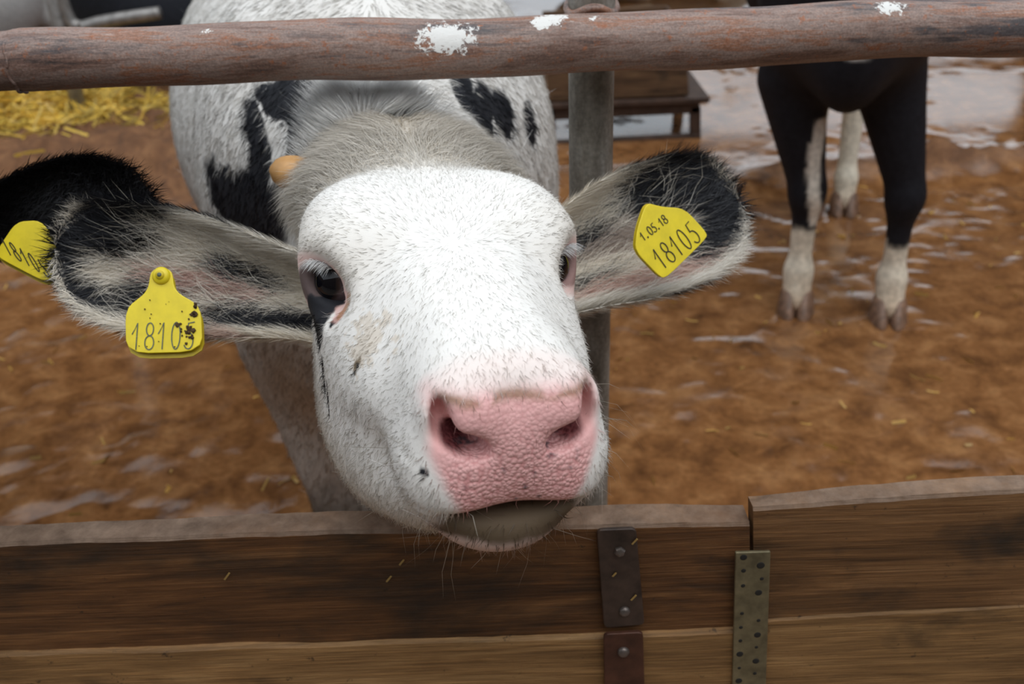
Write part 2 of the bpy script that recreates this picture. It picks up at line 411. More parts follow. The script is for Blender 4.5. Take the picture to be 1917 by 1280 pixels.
EYE_R[2] = np.cross(EYE_R[0], EYE_R[1]); EYE_C = np.array([.104, .016, -.042]) - EYE_N * .0205
def head_into(fd, frame=None, nostril=True):
    def loft(X, L, U):
        X = np.abs(X); Lc = np.clip(L, -.26, .25); w = H_W(Lc); tp = H_TOP(Lc); bt = H_BOT(Lc); uc = H_UC(Lc)
        up = U > uc; h = np.where(up, tp - uc, uc - bt); nn = np.where(up, 2.7, 2.0)
        q = ((X / w) ** nn + (np.abs(U - uc) / h) ** nn) ** (1 / nn)
        d = (q - 1) * np.minimum(w, h) * 0.9
        e = np.maximum(L - .225, -.255 - L)
        return np.where(e > 0, np.sqrt(np.maximum(d, 0) ** 2 + e ** 2) + np.minimum(d, 0) * 0, np.maximum(d, e))
    lo, hi = np.array([-.12, -.27, -.25]), np.array([.12, .25, .03])
    if frame is not None: blo, bhi = fd.box(lo, hi, frame, False)
    else: blo, bhi = lo, hi
    fd.put(loft, blo, bhi, 0.03, 'u', False, frame)
    E = lambda *a, **kw: fd.ell(*a, sym=True, frame=frame, **kw)
    K = lambda *a, **kw: fd.cone(*a, sym=True, frame=frame, **kw)
    E((.060, -.205, -.038), (.048, .042, .034), k=.04)                    # poll and horn knobs
    E((.000, -.212, -.004), (.050, .044, .024), k=.05)
    E((.070, -.035, -.018), (.042, .055, .030), k=.05)                   # brow
    E((.086, .006, -.042), (.034, .044, .036), k=.03)                    # orbit
    E((.066, .085, -.090), (.028, .070, .034), k=.05)                    # cheek ridge
    E((.064, .000, -.165), (.040, .110, .078), k=.06)                   # masseter
    E((0, .200, -.080), (.060, .056, .054), k=.035, n=2.6)                # muzzle
    E((.042, .205, -.108), (.029, .044, .036), k=.028)                   # side of the upper lip
    E((.034, .232, -.048), (.024, .022, .018), k=.016)                   # nostril wing
    E((0, .180, -.150), (.050, .052, .034), k=.03)                       # chin
    E((0, .204, -.149), (.042, .042, .025), k=.02)                       # lower lip
    K((.046, -.06, -.215), (.036, .12, -.172), .052, .040, k=.05)         # jaw
    if nostril:
        E(EYE_C, (.0262, .0262, .0262), k=.012)                          # eyelids over the ball
        E((0, .258, -.1270), (.056, .036, .0055), k=.012, op='s')        # mouth slit
        a = math.radians(24); Rn = np.array([[math.cos(a), 0, math.sin(a)], [0, 1, 0], [-math.sin(a), 0, math.cos(a)]])
        E((.0345, .246, -.066), (.0165, .028, .0095), k=.006, op='s', rot=Rn)
        E((.050, .240, -.051), (.0060, .020, .014), k=.010, op='s')      # the comma running up and out
        E(EYE_C + EYE_N * .040 + EYE_R[1] * .004, (.022, .030, .022), k=.022, op='s', rot=EYE_R)
        E(EYE_C, (.0262, .0262, .0262), k=.008)
        E(EYE_C + EYE_N * .023, (.020, .0185, .0140), k=.006, op='s', rot=EYE_R)   # eye opening
        E(EYE_C + EYE_N * .020 + EYE_R[1] * .014 - EYE_R[2] * .004, (.012, .012, .005), k=.006, op='s', rot=EYE_R)

def body_into(fd, frame, fore, hind, s=1.0, neck_to=None, neck_r=(.21, .12), lift=0.0):
    """frame: body frame, l forward from the withers, u up from the ground; fore/hind: [(x, l) of each hoof]"""
    E0 = lambda c, r, **kw: fd.ell(np.array(c) * s, np.array(r) * s, frame=frame, **kw)
    K0 = lambda a, b, ra, rb, **kw: fd.cone(np.array(a) * s, np.array(b) * s, ra * s, rb * s, frame=frame, **kw)
    up = np.array([0, 0, lift]); E = lambda c, r, **kw: E0(np.array(c) + up, r, **kw); K = lambda a, b, ra, rb, **kw: K0(np.array(a) + up, np.array(b) + up, ra, rb, **kw)
    E((0, -.58, .97), (.33, .66, .36), k=.08)
    E((0, .02, .98), (.235, .30, .36), k=.10)
    E((.145, .03, .98), (.105, .17, .30), k=.08, sym=True)
    E((0, .22, .80), (.11, .13, .17), k=.08)
    K((0, .02, 1.27), (0, -.95, 1.28), .09, .09, k=.10)
    E((0, -1.08, 1.10), (.25, .28, .25), k=.08)
    E((.15, -1.10, .86), (.11, .20, .32), k=.08, sym=True)
    E, K = E0, K0
    for (x, l) in fore:
        sg = math.copysign(1, x)
        K((sg * .140, .0, .76), (x * 1.02, l, .42), .105, .056, k=.06)
        E((x, l + .006, .405), (.056, .060, .075), k=.03)
        K((x, l, .40), (x, l, .15), .043, .036, k=.03)
        E((x, l + .004, .135), (.048, .050, .048), k=.03)
        K((x, l, .12), (x, l + .035, .05), .042, .050, k=.025)
    for (x, l) in hind:
        sg = math.copysign(1, x)
        K((sg * .17, -1.02, .78), (x, l - .06, .50), .12, .060, k=.07)
        E((x, l - .07, .49), (.045, .065, .07), k=.03)
        K((x, l - .05, .48), (x, l - .01, .15), .046, .037, k=.03)
        E((x, l, .135), (.046, .050, .046), k=.03)
        K((x, l, .12), (x, l + .035, .05), .040, .048, k=.025)
    if neck_to is not None:
        K((0, .05, 1.08), neck_to, neck_r[0], neck_r[1], k=.10)
        K((0, .10, .95), np.array(neck_to) + np.array([0, -.02, -.06]), .15, .09, k=.10)

def strands(name, pos, nrm, tan, length, width, col, parent, lift=0.35, droop=0.0, seed=0, jitter=0.25, tipfade=None, curl=0.0, dark=0.0):
    """short tapering hairs as narrow ribbons that lie along the coat; all arrays per hair"""
    rng = np.random.default_rng(seed); n = len(pos)
    t = norm(tan - nrm * np.sum(tan * nrm, 1, keepdims=True)); side0 = np.cross(t, nrm)
    lift = np.broadcast_to(np.asarray(lift, float), (n,))[:, None]
    j = rng.normal(0, jitter, (n, 1)); t = norm(t + side0 * j); side0 = np.cross(t, nrm)
    d0 = norm(t + nrm * (lift + rng.normal(0, 0.10, (n, 1))))
    tw = rng.uniform(-0.7, 0.7, (n, 1)); side = norm(side0 * np.cos(tw) + nrm * np.sin(tw))
    ln = (length * rng.uniform(0.65, 1.25, n))[:, None]; w = (width * rng.uniform(0.7, 1.3, n))[:, None] * 0.5
    p0 = pos - nrm * 0.0012
    d1 = norm(d0 + np.array([0, 0, -1.0]) * droop + side0 * rng.normal(0, curl + 1e-6, (n, 1)) - nrm * lift * 0.35)
    p1 = p0 + d0 * ln * 0.5; p2 = p1 + d1 * ln * 0.5
    V = np.stack([p0 - side * w, p0 + side * w, p1 - side * w * .75, p1 + side * w * .75, p2], 1).reshape(-1, 3)
    b = (np.arange(n) * 5)[:, None]
    T = np.concatenate([b + np.array([[0, 1, 3]]), b + np.array([[0, 3, 2]]), b + np.array([[2, 3, 4]])], 1).reshape(-1, 3)
    c = np.clip(col * (1 - np.abs(rng.normal(0, 1, (n, 1))) * np.array([[.11, .12, .14]])), 0, 1)
    c = c * np.where(rng.uniform(0, 1, (n, 1)) < dark, .74, 1.0)
    tip = c if tipfade is None else c * (1 - tipfade) + tipfade * np.clip(c * 1.25 + 0.02, 0, 1)
    Cc = np.stack([c, c, c, c, tip], 1).reshape(-1, 3)
    N = np.repeat(norm(nrm * 1.0 + t * 0.2 + side0 * rng.normal(0, .38, (n, 1))), 5, axis=0)
    me = raw_mesh(name, local(V, parent), T, Cc, True, N)
    o = link(name, me, M_FUR, parent); o['kind'] = 'stuff'; return o
def scatter(V, Q, dens, n, seed):
    """random points on a mesh; dens per vertex; returns vertex-weight lookup"""
    rng = np.random.default_rng(seed)
    T = np.concatenate([Q[:, [0, 1, 2]], Q[:, [0, 2, 3]]]) if Q.shape[1] == 4 else Q
    ar = np.linalg.norm(np.cross(V[T[:, 1]] - V[T[:, 0]], V[T[:, 2]] - V[T[:, 0]]), axis=1) * dens[T].mean(1)
    cs = np.cumsum(ar); pick = np.searchsorted(cs, rng.uniform(0, cs[-1], n)); pick = np.minimum(pick, len(T) - 1)
    a, b = rng.uniform(0, 1, (2, n)); fl = a + b > 1; a[fl] = 1 - a[fl]; b[fl] = 1 - b[fl]
    tri = T[pick]; W = np.stack([1 - a - b, a, b], 1)
    return lambda arr: (arr[tri] * W[..., None]).sum(1) if arr.ndim == 2 else (arr[tri] * W).sum(1)

# ------------------------------------------------------------------ the setting: mud floor, bedding bank
def ground_h(x, y):
    p = np.stack([x, y, np.zeros_like(x)], -1)
    slope = sstep(3.95, 4.55, y + 0.10 * vnoise(p, 2.3, 5))
    left = 1 - sstep(-0.75, 0.15, x + 0.15 * vnoise(p, 1.7, 9))
    bank = 0.25 * slope * left
    ridge = 0.10 * np.exp(-((y - 4.35 - 0.12 * vnoise(p, 0.9, 3)) / 0.16) ** 2) * (1 - left) * (0.7 + 0.5 * vnoise(p, 3, 12))
    ridge += 0.06 * np.exp(-((y - 6.9) / 0.6) ** 2) * (1 - left) * (0.6 + 0.8 * vnoise(p, 1.6, 14)) * sstep(0.8, 2.0, x)
    mud = 0.014 * fbm(p, 2.6, 21) + 0.010 * fbm(p, 8.0, 31) + 0.004 * vnoise(p, 22.0, 41)
    lev = 0.000 + 0.006 * vnoise(p, 0.7, 50) + 0.012 * sstep(4.5, 5.2, y) * sstep(.4, .9, x)
    pud = np.maximum(mud, lev)                                     # standing slurry fills the hollows
    rough = bank + ridge
    lump = (0.050 * fbm(p, 7, 60) + 0.022 * vnoise(p, 22, 66)) * sstep(0.02, 0.10, rough)
    return np.where(rough > 0.01, mud * 0.6 + lump, pud) + rough, sstep(0.015, 0.08, rough), (mud < lev + 0.002)
xs = np.concatenate([np.linspace(-9, -3.2, 40), np.linspace(-3.1, 3.1, 320), np.linspace(3.2, 9, 40)])
ys = np.concatenate([np.linspace(0.1, 1.2, 30), np.linspace(1.22, 6.2, 300), np.linspace(6.25, 16, 120)])
gx, gy = np.meshgrid(xs, ys); gh, gdry, gp = ground_h(gx, gy)
GV = np.stack([gx, gy, gh], -1).reshape(-1, 3); nx = len(xs)
ii = (np.arange(len(ys) - 1)[:, None] * nx + np.arange(nx - 1)[None, :]).ravel()
GQ = np.stack([ii, ii + 1, ii + nx + 1, ii + nx], 1)
gc = np.ones((len(GV), 4)); dr = gdry.ravel()
gc[:, :3] = 1.15 * (1 - dr[:, None]) + dr[:, None] * np.array([0.62, 0.56, 0.50]); gc[:, 3] = 1 - dr
floor = link('floor', raw_mesh('floor', GV, GQ, gc), M_MUD); tag(floor, kind='structure')
a_ = floor.data.attributes.new('Puddle', 'FLOAT', 'POINT'); a_.data.foreach_set('value', (gp.ravel() * (1 - dr)).astype(np.float32))

# unseen roof and walls added to block low sky and darken mud reflections; back doorway
M_ROOF = mat_simple('dark_added_roof', (0.10, 0.075, 0.055), 0.85, 0.3, 3)
M_WALL = mat_simple('dark_barn_wall', (0.16, 0.12, 0.09), 0.9, 0.3, 2)
def slab(name, lo, hi, mat):
    lo, hi = np.array(lo), np.array(hi)
    f = [(lo[0], lo[1], lo[2]), (hi[0], lo[1], lo[2]), (hi[0], lo[1], hi[2]), (lo[0], lo[1], hi[2])]
    V, Fc = prism(f, [(x, hi[1], z) for x, y, z in f])
    return tag(link(name, recalc(raw_mesh(name, V, Fc, smooth=False)), mat), kind='structure')
slab('ceiling_added', (-9, 6.3, 4.1), (9, 16, 4.3), M_ROOF)
slab('wall_left_added', (-9.2, -2.6, -.1), (-9, 16, 4.3), M_WALL); slab('wall_right_added', (9, -2.6, -.1), (9.2, 16, 4.3), M_WALL)
slab('wall_rear_added', (-9, -2.8, -.1), (9, -2.6, 3.6), M_WALL)
slab('wall_back_left', (-9, 15.8, -.1), (-1.5, 16, 4.1), M_WALL); slab('wall_back_right', (8.4, 15.8, -.1), (9, 16, 4.1), M_WALL)
slab('wall_back_lintel', (-1.5, 15.8, 3.9), (8.4, 16, 4.1), M_WALL)
slab('floor_aisle', (-9, -2.6, -.12), (9, 0.7, -.02), mat_simple('dusty_concrete', (0.20, 0.17, 0.14), 0.85, 0.3, 5))

rng = np.random.default_rng(4)
def straw_mesh(name, pts, dirs, ln, wd, cols, parent=None):
    n = len(pts); side = norm(np.cross(dirs, rng.normal(0, 1, (n, 3)))); w = wd[:, None] * .5
    a = pts - dirs * ln[:, None] * .5; b = pts + dirs * ln[:, None] * .5; m = pts + norm(np.cross(side, dirs)) * ln[:, None] * .06
    V = np.stack([a - side * w, a + side * w, m + side * w, m - side * w, b + side * w, b - side * w], 1).reshape(-1, 3)
    o = (np.arange(n) * 6)[:, None]; Q = np.concatenate([o + np.array([[0, 1, 2, 3]]), o + np.array([[3, 2, 4, 5]])], 1).reshape(-1, 4)
    return link(name, raw_mesh(name, V, Q, np.repeat(cols, 6, 0), False), M_FUR, parent)
n = 5200
sx = rng.uniform(-3.6, -1.35, n); sy = 4.95 + rng.normal(0, 0.17, n) + 0.1 * (sx + 2.2)
keep = (rng.uniform(0, 1, n) < np.where(sx < -1.95, 1.0, 0.16)); sx, sy = sx[keep], sy[keep]; n = len(sx)
hgt = 0.16 * np.exp(-((sy - 5.05) / .25) ** 2) * (0.6 + 0.4 * np.sin(sx * 4)) * (sx < -1.9)
sp = np.stack([sx, sy, ground_h(sx, sy)[0] + 0.01 + hgt * rng.uniform(0, 1, n)], 1)
sd = norm(np.stack([rng.normal(0, 1, n), rng.normal(0, 1, n), rng.normal(0, .35, n)], 1))
scol = np.array([[0.92, 0.66, 0.11]]) * rng.uniform(0.45, 1.15, (n, 1)) + np.array([[0, 0, .05]]) * rng.uniform(0, 1, (n, 1))
st = straw_mesh('straw_bedding', sp, sd, rng.uniform(.08, .24, n), rng.uniform(.006, .013, n), scol)
tag(st, 'loose yellow straw bedding on the earth bank at the back', 'straw', kind='stuff')
n = 420
fx = rng.uniform(-1.9, 2.2, n); fy = rng.uniform(1.3, 4.2, n)
fp = np.stack([fx, fy, ground_h(fx, fy)[0] + 0.004], 1)
fdv = norm(np.stack([rng.normal(0, 1, n), rng.normal(0, 1, n), rng.normal(0, .08, n)], 1))
fcol = np.array([[0.62, 0.38, 0.10]]) * rng.uniform(0.5, 1.2, (n, 1))
st = straw_mesh('straw_litter', fp, fdv, rng.uniform(.012, .05, n), rng.uniform(.004, .010, n), fcol)
tag(st, 'scattered bits of straw and chaff lying on the wet mud', 'litter', kind='stuff')

# ------------------------------------------------------------------ pipe railing
railing = empty('pipe_railing', (0, 1.0, 0))
tag(railing, 'rusty steel pipe rail across the top with a grey upright post', 'railing')
ra, rb = P(0, 117, 1.0), P(1917, 51, 1.06); rv = rb - ra
nseg = 260; tt = np.linspace(-1.3, 2.2, nseg)
path = ra + rv * tt[:, None] + np.stack([np.zeros(nseg), np.zeros(nseg), 0.0018 * np.sin(tt * 9) + 0.0012 * np.sin(tt * 23 + 1)], 1)
rad = 0.0300 + 0.0006 * np.sin(tt * 40) + 0.0007 * np.sin(tt * 17 + 2); rad[tt < 0.018] = 0.0288
V, Fc = tube(path, rad, 40)
pv = V - CAM; zc = pv @ FWD
mk = np.zeros(len(V))
for (px, py, rr, dd) in ((835, 72, .021, .97), (1035, 28, .014, .985), (1010, 45, .009, .985), (1107, 30, .006, 1.0), (1662, 20, .013, 1.01), (1205, 28, .004, 1.0), (392, 63, .005, .975), (576, 95, .006, .97), (955, 82, .004, .975), (1590, 30, .005, 1.0)):
    c = P(px, py, 1.0 + 0.06 * px / 1917 - 0.024)
    d = V - c; along = d @ norm(rv); rest = np.linalg.norm(d - along[:, None] * norm(rv)[None, :], axis=1)
    mk = np.maximum(mk, 1.0 - 0.62 * np.sqrt((along / (rr * 1.5)) ** 2 + (rest / rr) ** 2))
rail = link('rail', recalc(raw_mesh('rail', local(V, railing), Fc, np.repeat(np.clip(mk, 0, 1)[:, None], 3, 1))), M_RUST, railing)
wp = ra + rv * 0.017; axd = norm(rv); a1 = norm(np.cross(axd, [0, 0, 1])); a2 = np.cross(a1, axd)
th = np.linspace(0, 2 * math.pi, 61)[:-1]
ring = np.array([wp + (a1 * math.cos(t) + a2 * math.sin(t)) * (0.0296 + 0.0006 * math.sin(11 * t)) + axd * 0.0012 * math.sin(7 * t) for t in th])
V, Fc = tube(np.vstack([ring, ring[:1]]), 0.0012 + 0.0008 * np.abs(np.sin(np.linspace(0, 60, 61))), 8, False)
link('weld_seam', raw_mesh('weld_seam', local(V, railing), Fc, np.zeros((len(V), 3))), M_RUST, railing)
pp = P(1107, 130, 1.105); zs = np.linspace(-0.02, 2.1, 60)
V, Fc = tube(np.stack([np.full(60, pp[0]), np.full(60, pp[1]), zs], 1), 0.0254, 32)
link('post', recalc(raw_mesh('post', local(V, railing), Fc)), M_POST, railing)
wr = np.array([[pp[0] + 0.0262 * math.cos(t), pp[1] + 0.0262 * math.sin(t), YP(1107, 14, pp[1])[2] + 0.004 * math.sin(3 * t)] for t in th])
V, Fc = tube(np.vstack([wr, wr[:1]]), 0.0045, 8, False)
link('weld_bead', raw_mesh('weld_bead', local(V, railing), Fc, np.zeros((len(V), 3))), M_RUST, railing)

# ------------------------------------------------------------------ plank barrier
YB, TH = 0.76, 0.030
barrier = empty('plank_barrier', (0, YB, 0))
tag(barrier, 'weathered brown plank barrier bolted with iron straps below the cow head', 'barrier')
M_W1 = mat_wood('dark_brown_plank', (0.055, 0.024, 0.009), (0.15, 0.066, 0.023), (0.26, 0.125, 0.047), 1.3, stain_pos=0.52, top_pale_amt=1.0)  # darkest of the plank tones
M_W2 = mat_wood('brown_plank', (0.08, 0.040, 0.015), (0.20, 0.098, 0.037), (0.31, 0.165, 0.07), 4.1, stain_pos=0.56, top_pale_amt=1.0)
M_W3 = mat_wood('pale_brown_plank', (0.17, 0.090, 0.034), (0.33, 0.185, 0.072), (0.46, 0.28, 0.12), 7.7, stain_pos=0.62, top_pale_amt=0.25)  # lightest plank tone, for the lower planks
def plank(top, bot, mat, y0, th, seed):
    """top, bot: pixel points of the front face edges, left to right"""
    def dense(pts):
        w = np.array([YP(a, b, y0) for a, b in pts]); xs_ = np.linspace(w[0, 0], w[-1, 0], 120); z = np.interp(xs_, w[:, 0], w[:, 2])
        return xs_, z + 0.0012 * vnoise(np.stack([xs_, xs_ * 0, xs_ * 0 + seed], 1), 14, seed) + 0.0006 * vnoise(np.stack([xs_, xs_ * 0, xs_ * 0], 1), 60, seed)
    xt, zt = dense(top); xb, zb = dense(bot); n = len(xt); rows = []
    ch = 0.0035
    for (xx, zz, yy) in ((xb, zb, y0 + th), (xb, zb, y0), (xt, zt - ch, y0), (xt, zt, y0 + ch * .8), (xt, zt + 0.0025 * vnoise(np.stack([xt, xt * 0, xt * 0], 1), 9, seed + 3), y0 + th)):
        rows.append(np.stack([xx, np.full(n, yy) + 0.0012 * vnoise(np.stack([xx, zz, zz * 0], 1), 11, seed + 1), zz], 1))
    V = np.concatenate(rows); Fc = []
    for r in range(5):
        q = (r + 1) % 5
        for i in range(n - 1): Fc.append((r * n + i, r * n + i + 1, q * n + i + 1, q * n + i))
    Fc.append(tuple(r * n for r in range(5))); Fc.append(tuple(r * n + n - 1 for r in range(5))[::-1])
    me = recalc(raw_mesh('plank', local(V, barrier), Fc)); o = link('plank', me, mat, barrier)
    try: me.set_sharp_from_angle(angle=math.radians(28))
    except Exception: pass
    return o
plank([(-1100, 1057), (0, 1020), (200, 1009), (600, 996), (1000, 987), (1404, 978)], [(-1100, 1259), (0, 1222), (700, 1203), (1404, 1180)], M_W1, YB, TH, 3)
plank([(1411, 953), (1560, 944), (1700, 931), (1917, 916), (2900, 870)], [(1411, 1160), (1650, 1143), (1917, 1130), (2900, 1086)], M_W2, YB - .001, .022, 5)
plank([(-1100, 1259), (0, 1223), (700, 1204), (1404, 1181)], [(-1100, 1503), (1404, 1420)], M_W3, YB - .005, .03, 7)
plank([(1411, 1162), (1650, 1145), (1917, 1132), (2900, 1088)], [(1411, 1420), (2900, 1330)], M_W3, YB - .003, .03, 11)
plank([(-1100, 1505), (1404, 1422)], [(-1100, 1840), (1404, 1700)], M_W2, YB, .03, 13)
plank([(1411, 1422), (2900, 1332)], [(1411, 1700), (2900, 1600)], M_W1, YB, .03, 17)
M_STRAP = mat_simple('rusted_iron_strap', (0.055, 0.036, 0.028), 0.45, 0.5, 45, 0.3, 0.35)
M_STRAP2 = mat_simple('red_rust_strap', (0.075, 0.030, 0.018), 0.5, 0.4, 45, 0.3, 0.3)
M_BOLT = mat_simple('worn_bolt_head', (0.13, 0.11, 0.10), 0.38, 0.35, 120, 0.3, 0.6)
M_GALV = mat_simple('dull_galvanised_plate', (0.17, 0.145, 0.085), 0.45, 0.35, 60, 0.2, 0.5)
M_HOLE = mat_simple('dark_hole', (0.012, 0.010, 0.008), 0.9)
def plate(name, quad, y, th, mat, r=0.006):
    w = [YP(a, b, y) for a, b in quad]; out = []
    for i in range(4):
        p, a, b = w[i], w[i - 1], w[(i + 1) % 4]; da, db = norm(a - p), norm(b - p)
        for t in np.linspace(0, 1, 5): out.append(p + (1 - t) ** 2 * da * r + t ** 2 * db * r)
    V, Fc = prism(out, [q + np.array([0, th, 0]) for q in out])
    return bevel(link(name, recalc(raw_mesh(name, local(V, barrier), Fc, smooth=False)), mat, barrier), .0012)
def dome(name, px, py, y, r, h, mat, parent, hexed=False):
    c = YP(px, py, y); V = []; Fc = []; n = 6 if hexed else 16; prof = [(1, 0), (1, .45), (.8, .85), (.45, 1.0)]
    for (a, b) in prof:
        for j in range(n):
            t = 2 * math.pi * j / n + .3; V.append(c + np.array([a * r * math.cos(t), -b * h, a * r * math.sin(t)]))
    for i in range(3):
        for j in range(n): Fc.append((i * n + j, i * n + (j + 1) % n, (i + 1) * n + (j + 1) % n, (i + 1) * n + j))
    Fc.append(tuple(range(3 * n, 4 * n)))
    return link(name, recalc(raw_mesh(name, local(V, barrier), Fc, smooth=not hexed)), mat, parent)
s1 = plate('strap', [(1117, 993), (1191, 990), (1207, 1170), (1131, 1176)], YB - .0095, .005, M_STRAP)
dome('bolt', 1160, 1031, YB - .0095, .0056, .0045, M_BOLT, s1, True); dome('bolt', 1169, 1143, YB - .0095, .0056, .0045, M_BOLT, s1)
s2 = plate('strap', [(1130, 1188), (1204, 1184), (1210, 1400), (1134, 1404)], YB - .0145, .005, M_STRAP2)
dome('bolt', 1167, 1219, YB - .0145, .0062, .0045, M_BOLT, s2)
g1 = plate('perforated_plate', [(1377, 1035), (1443, 1033), (1430, 1400), (1368, 1404)], YB - .0095, .004, M_GALV, .0015)
for (px, py, r) in ((1392, 1043, .0035), (1424, 1058, .004), (1392, 1068, .0024), (1426, 1083, .002), (1391, 1096, .0022), (1420, 1109, .0036), (1389, 1148, .002), (1420, 1161, .002), (1387, 1174, .002), (1418, 1188, .0036), (1386, 1199, .002), (1416, 1211, .0018), (1385, 1224, .0036), (1415, 1237, .0036), (1384, 1250, .0018), (1413, 1260, .002), (1383, 1274, .0036)):
    dome('nail_hole', px, py, YB - .0094, r, .0006, M_HOLE, g1)
for (px, py, s) in ((1188, 1013, 1), (1186, 1118, 1), (1150, 1075, .7), (728, 1083, 1.1), (752, 1052, 1.0), (425, 1078, 1.3), (1290, 1040, .0)):
    if s == 0: continue
    c = YP(px, py, YB - .0105 if px > 1100 else YB - .001); d = norm([0.6, 0, 0.8]) * .004 * s; e = norm([-.8, 0, .6]) * .0008
    q = [c - d - e, c + d - e, c + d + e, c - d + e]; V, Fc = prism(q, [v - np.array([0, .0008, 0]) for v in q])
    link('straw_fleck', raw_mesh('straw_fleck', local(V, barrier), Fc, np.tile([[0.45, 0.30, 0.10]], (8, 1)), False), M_FUR, barrier)

# ------------------------------------------------------------------ the cow that looks over the barrier
H_CAM = np.array([[0.96616195, 0.25541191, 0.03599777], [-0.08257224, 0.43848355, -0.89493799], [0.24436225, -0.86168262, -0.44473606]])
T_CAM = np.array([-0.0574, -0.1029, 0.8487])
W_FROM_CAM = np.stack([RIGHT, -UP, FWD], 1)
H = W_FROM_CAM @ H_CAM; T0 = CAM + W_FROM_CAM @ T_CAM
def hw(p): return np.asarray(p, float) @ H.T + T0                    # head frame -> world
def yaw_frame(fwd_xy, origin, HH, TT):
    """upright body frame (x to its left, l forward, u up) seen from a grid frame"""
    f = norm(np.array([fwd_xy[0], fwd_xy[1], 0])); x = np.array([-f[1], f[0], 0]); 
    B = np.stack([x, f, [0, 0, 1.0]], 1)
    return (B.T @ HH, HH.T @ (np.asarray(origin) - TT)), B
cow = empty('cow', (T0[0], T0[1], 0.0))
fwd = norm(np.array([H[0, 1], H[1, 1], 0])); org = T0 - fwd * 0.70 + np.array([.025, 0, 0]); org[2] = 0.0
# the grid's X axis is the animal's left, i.e. the picture's right, when it faces the camera
frame_b, Bm = yaw_frame(fwd, org, H, T0)
if Bm[:, 0] @ H[:, 0] < 0:
    Bm[:, 0] *= -1; frame_b = (Bm.T @ H, H.T @ (org - T0))
fd = Field((axis([(-.62, -.15, .014), (-.15, .15, .0026), (.15, .62, .014)]),
            axis([(-2.1, -.42, .016), (-.42, -.27, .006), (-.27, .29, .0026), (.29, .34, .01)]),
            axis([(-1.26, -.30, .014), (-.30, -.24, .006), (-.24, .05, .0026), (.05, .3, .012)])))
nk = (np.linalg.inv(frame_b[0]) if False else frame_b[0]) @ (np.array([0, -.20, -.10]) - frame_b[1])
body_into(fd, frame_b, [(-.110, .03), (.125, -.05)], [(-.15, -1.15), (.15, -1.22)], 1.0, nk, (.205, .105))
fd.ell((-.030, -.335, -.008), (.044, .070, .042), k=.05)                       # crest behind the poll
head_into(fd)
V, Q = fd.surface(1)
hv = V.copy(); Nw = vnormals(V, Q) @ H.T; Vw = hw(V)
NL = vnormals(V, Q)
X, L, U = hv.T; ax_ = np.abs(X)
bc = (hv - frame_b[1]) @ frame_b[0].T                                  # body coordinates (x, l, u above ground)
WHITE = np.array([0.83, 0.815, 0.785]); BLACK = np.array([0.012, 0.013, 0.018]); PINK = np.array([0.80, 0.43, 0.42])
def lerp(col, c, m): m = np.clip(m, 0, 1)[:, None]; return col * (1 - m) + np.asarray(c)[None, :] * m
nz = fbm(hv, 28, 3); nz2 = fbm(hv, 90, 8); nzb = fbm(hv * np.array([1, 1, .35]), 18, 15)
is_head = sstep(-.30, -.24, L) * sstep(-.26, -.22, U)
col = np.tile(WHITE, (len(hv), 1)) * (1 + 0.03 * nz[:, None])
# coat of the poll: beige, longer hair
pollm = sstep(-.085, -.18, L + .03 * nz) * sstep(-.08, -.03, U) * sstep(-.275, -.245, L)
col = lerp(col, (0.78, 0.72, 0.63), 0.75 * pollm)
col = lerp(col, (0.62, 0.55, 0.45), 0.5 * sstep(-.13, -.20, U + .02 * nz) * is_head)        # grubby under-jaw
# bare pink skin of the muzzle
muz = sstep(.196, .214, L + .006 * nz2) * sstep(-.026, -.046, U - (L - .22) * .25 + .003 * nz2) * sstep(.064, .052, ax_ + .004 * nz + np.maximum(0, -.075 - U) * .42)
muz *= sstep(-.128, -.120, U)
col = lerp(col, PINK * (1 + .08 * nz[:, None].mean()), muz * .95)
col = lerp(col, (0.78, 0.55, 0.50), .35 * sstep(.20, .225, L) * sstep(-.055, -.03, U) * (1 - muz))
lowlip = sstep(.165, .19, L) * sstep(-.122, -.130, U) * sstep(.058, .045, ax_)
col = lerp(col, (0.74, 0.52, 0.46), lowlip * .8)
col = lerp(col, (0.075, 0.050, 0.018), lowlip * sstep(-.163, -.150, U + .010 * nz + .006 * nz2) * .93)
# soil along the top of the nose pad; dark red inside the nostrils
col = lerp(col, (0.24, 0.12, 0.05), .8 * np.exp(-((U + .0345 - .003 * nz2) / .0030) ** 2) * sstep(.2, .212, L) * sstep(.058, .045, ax_) * sstep(-.3, .2, nz2 + .25))
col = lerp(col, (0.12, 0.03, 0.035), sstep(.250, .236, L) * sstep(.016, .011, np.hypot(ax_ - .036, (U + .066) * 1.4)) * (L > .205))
# eye surrounds
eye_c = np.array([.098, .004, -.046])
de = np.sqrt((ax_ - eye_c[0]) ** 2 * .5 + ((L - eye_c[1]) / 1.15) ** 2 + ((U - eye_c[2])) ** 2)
col = lerp(col, (0.66, 0.60, 0.52), .55 * sstep(.075, .035, de + .012 * nz) * sstep(-.07, .05, U + .03))  # shade around the eyes painted in as a beige ring
col = lerp(col, (0.72, 0.46, 0.42), .75 * sstep(.034, .024, de + .002 * nz2))
col = lerp(col, (0.045, 0.03, 0.032), .9 * sstep(.024, .0205, de) * (X < 0)); col = lerp(col, (0.20, 0.10, 0.09), .8 * sstep(.0235, .0200, de) * (X > 0))
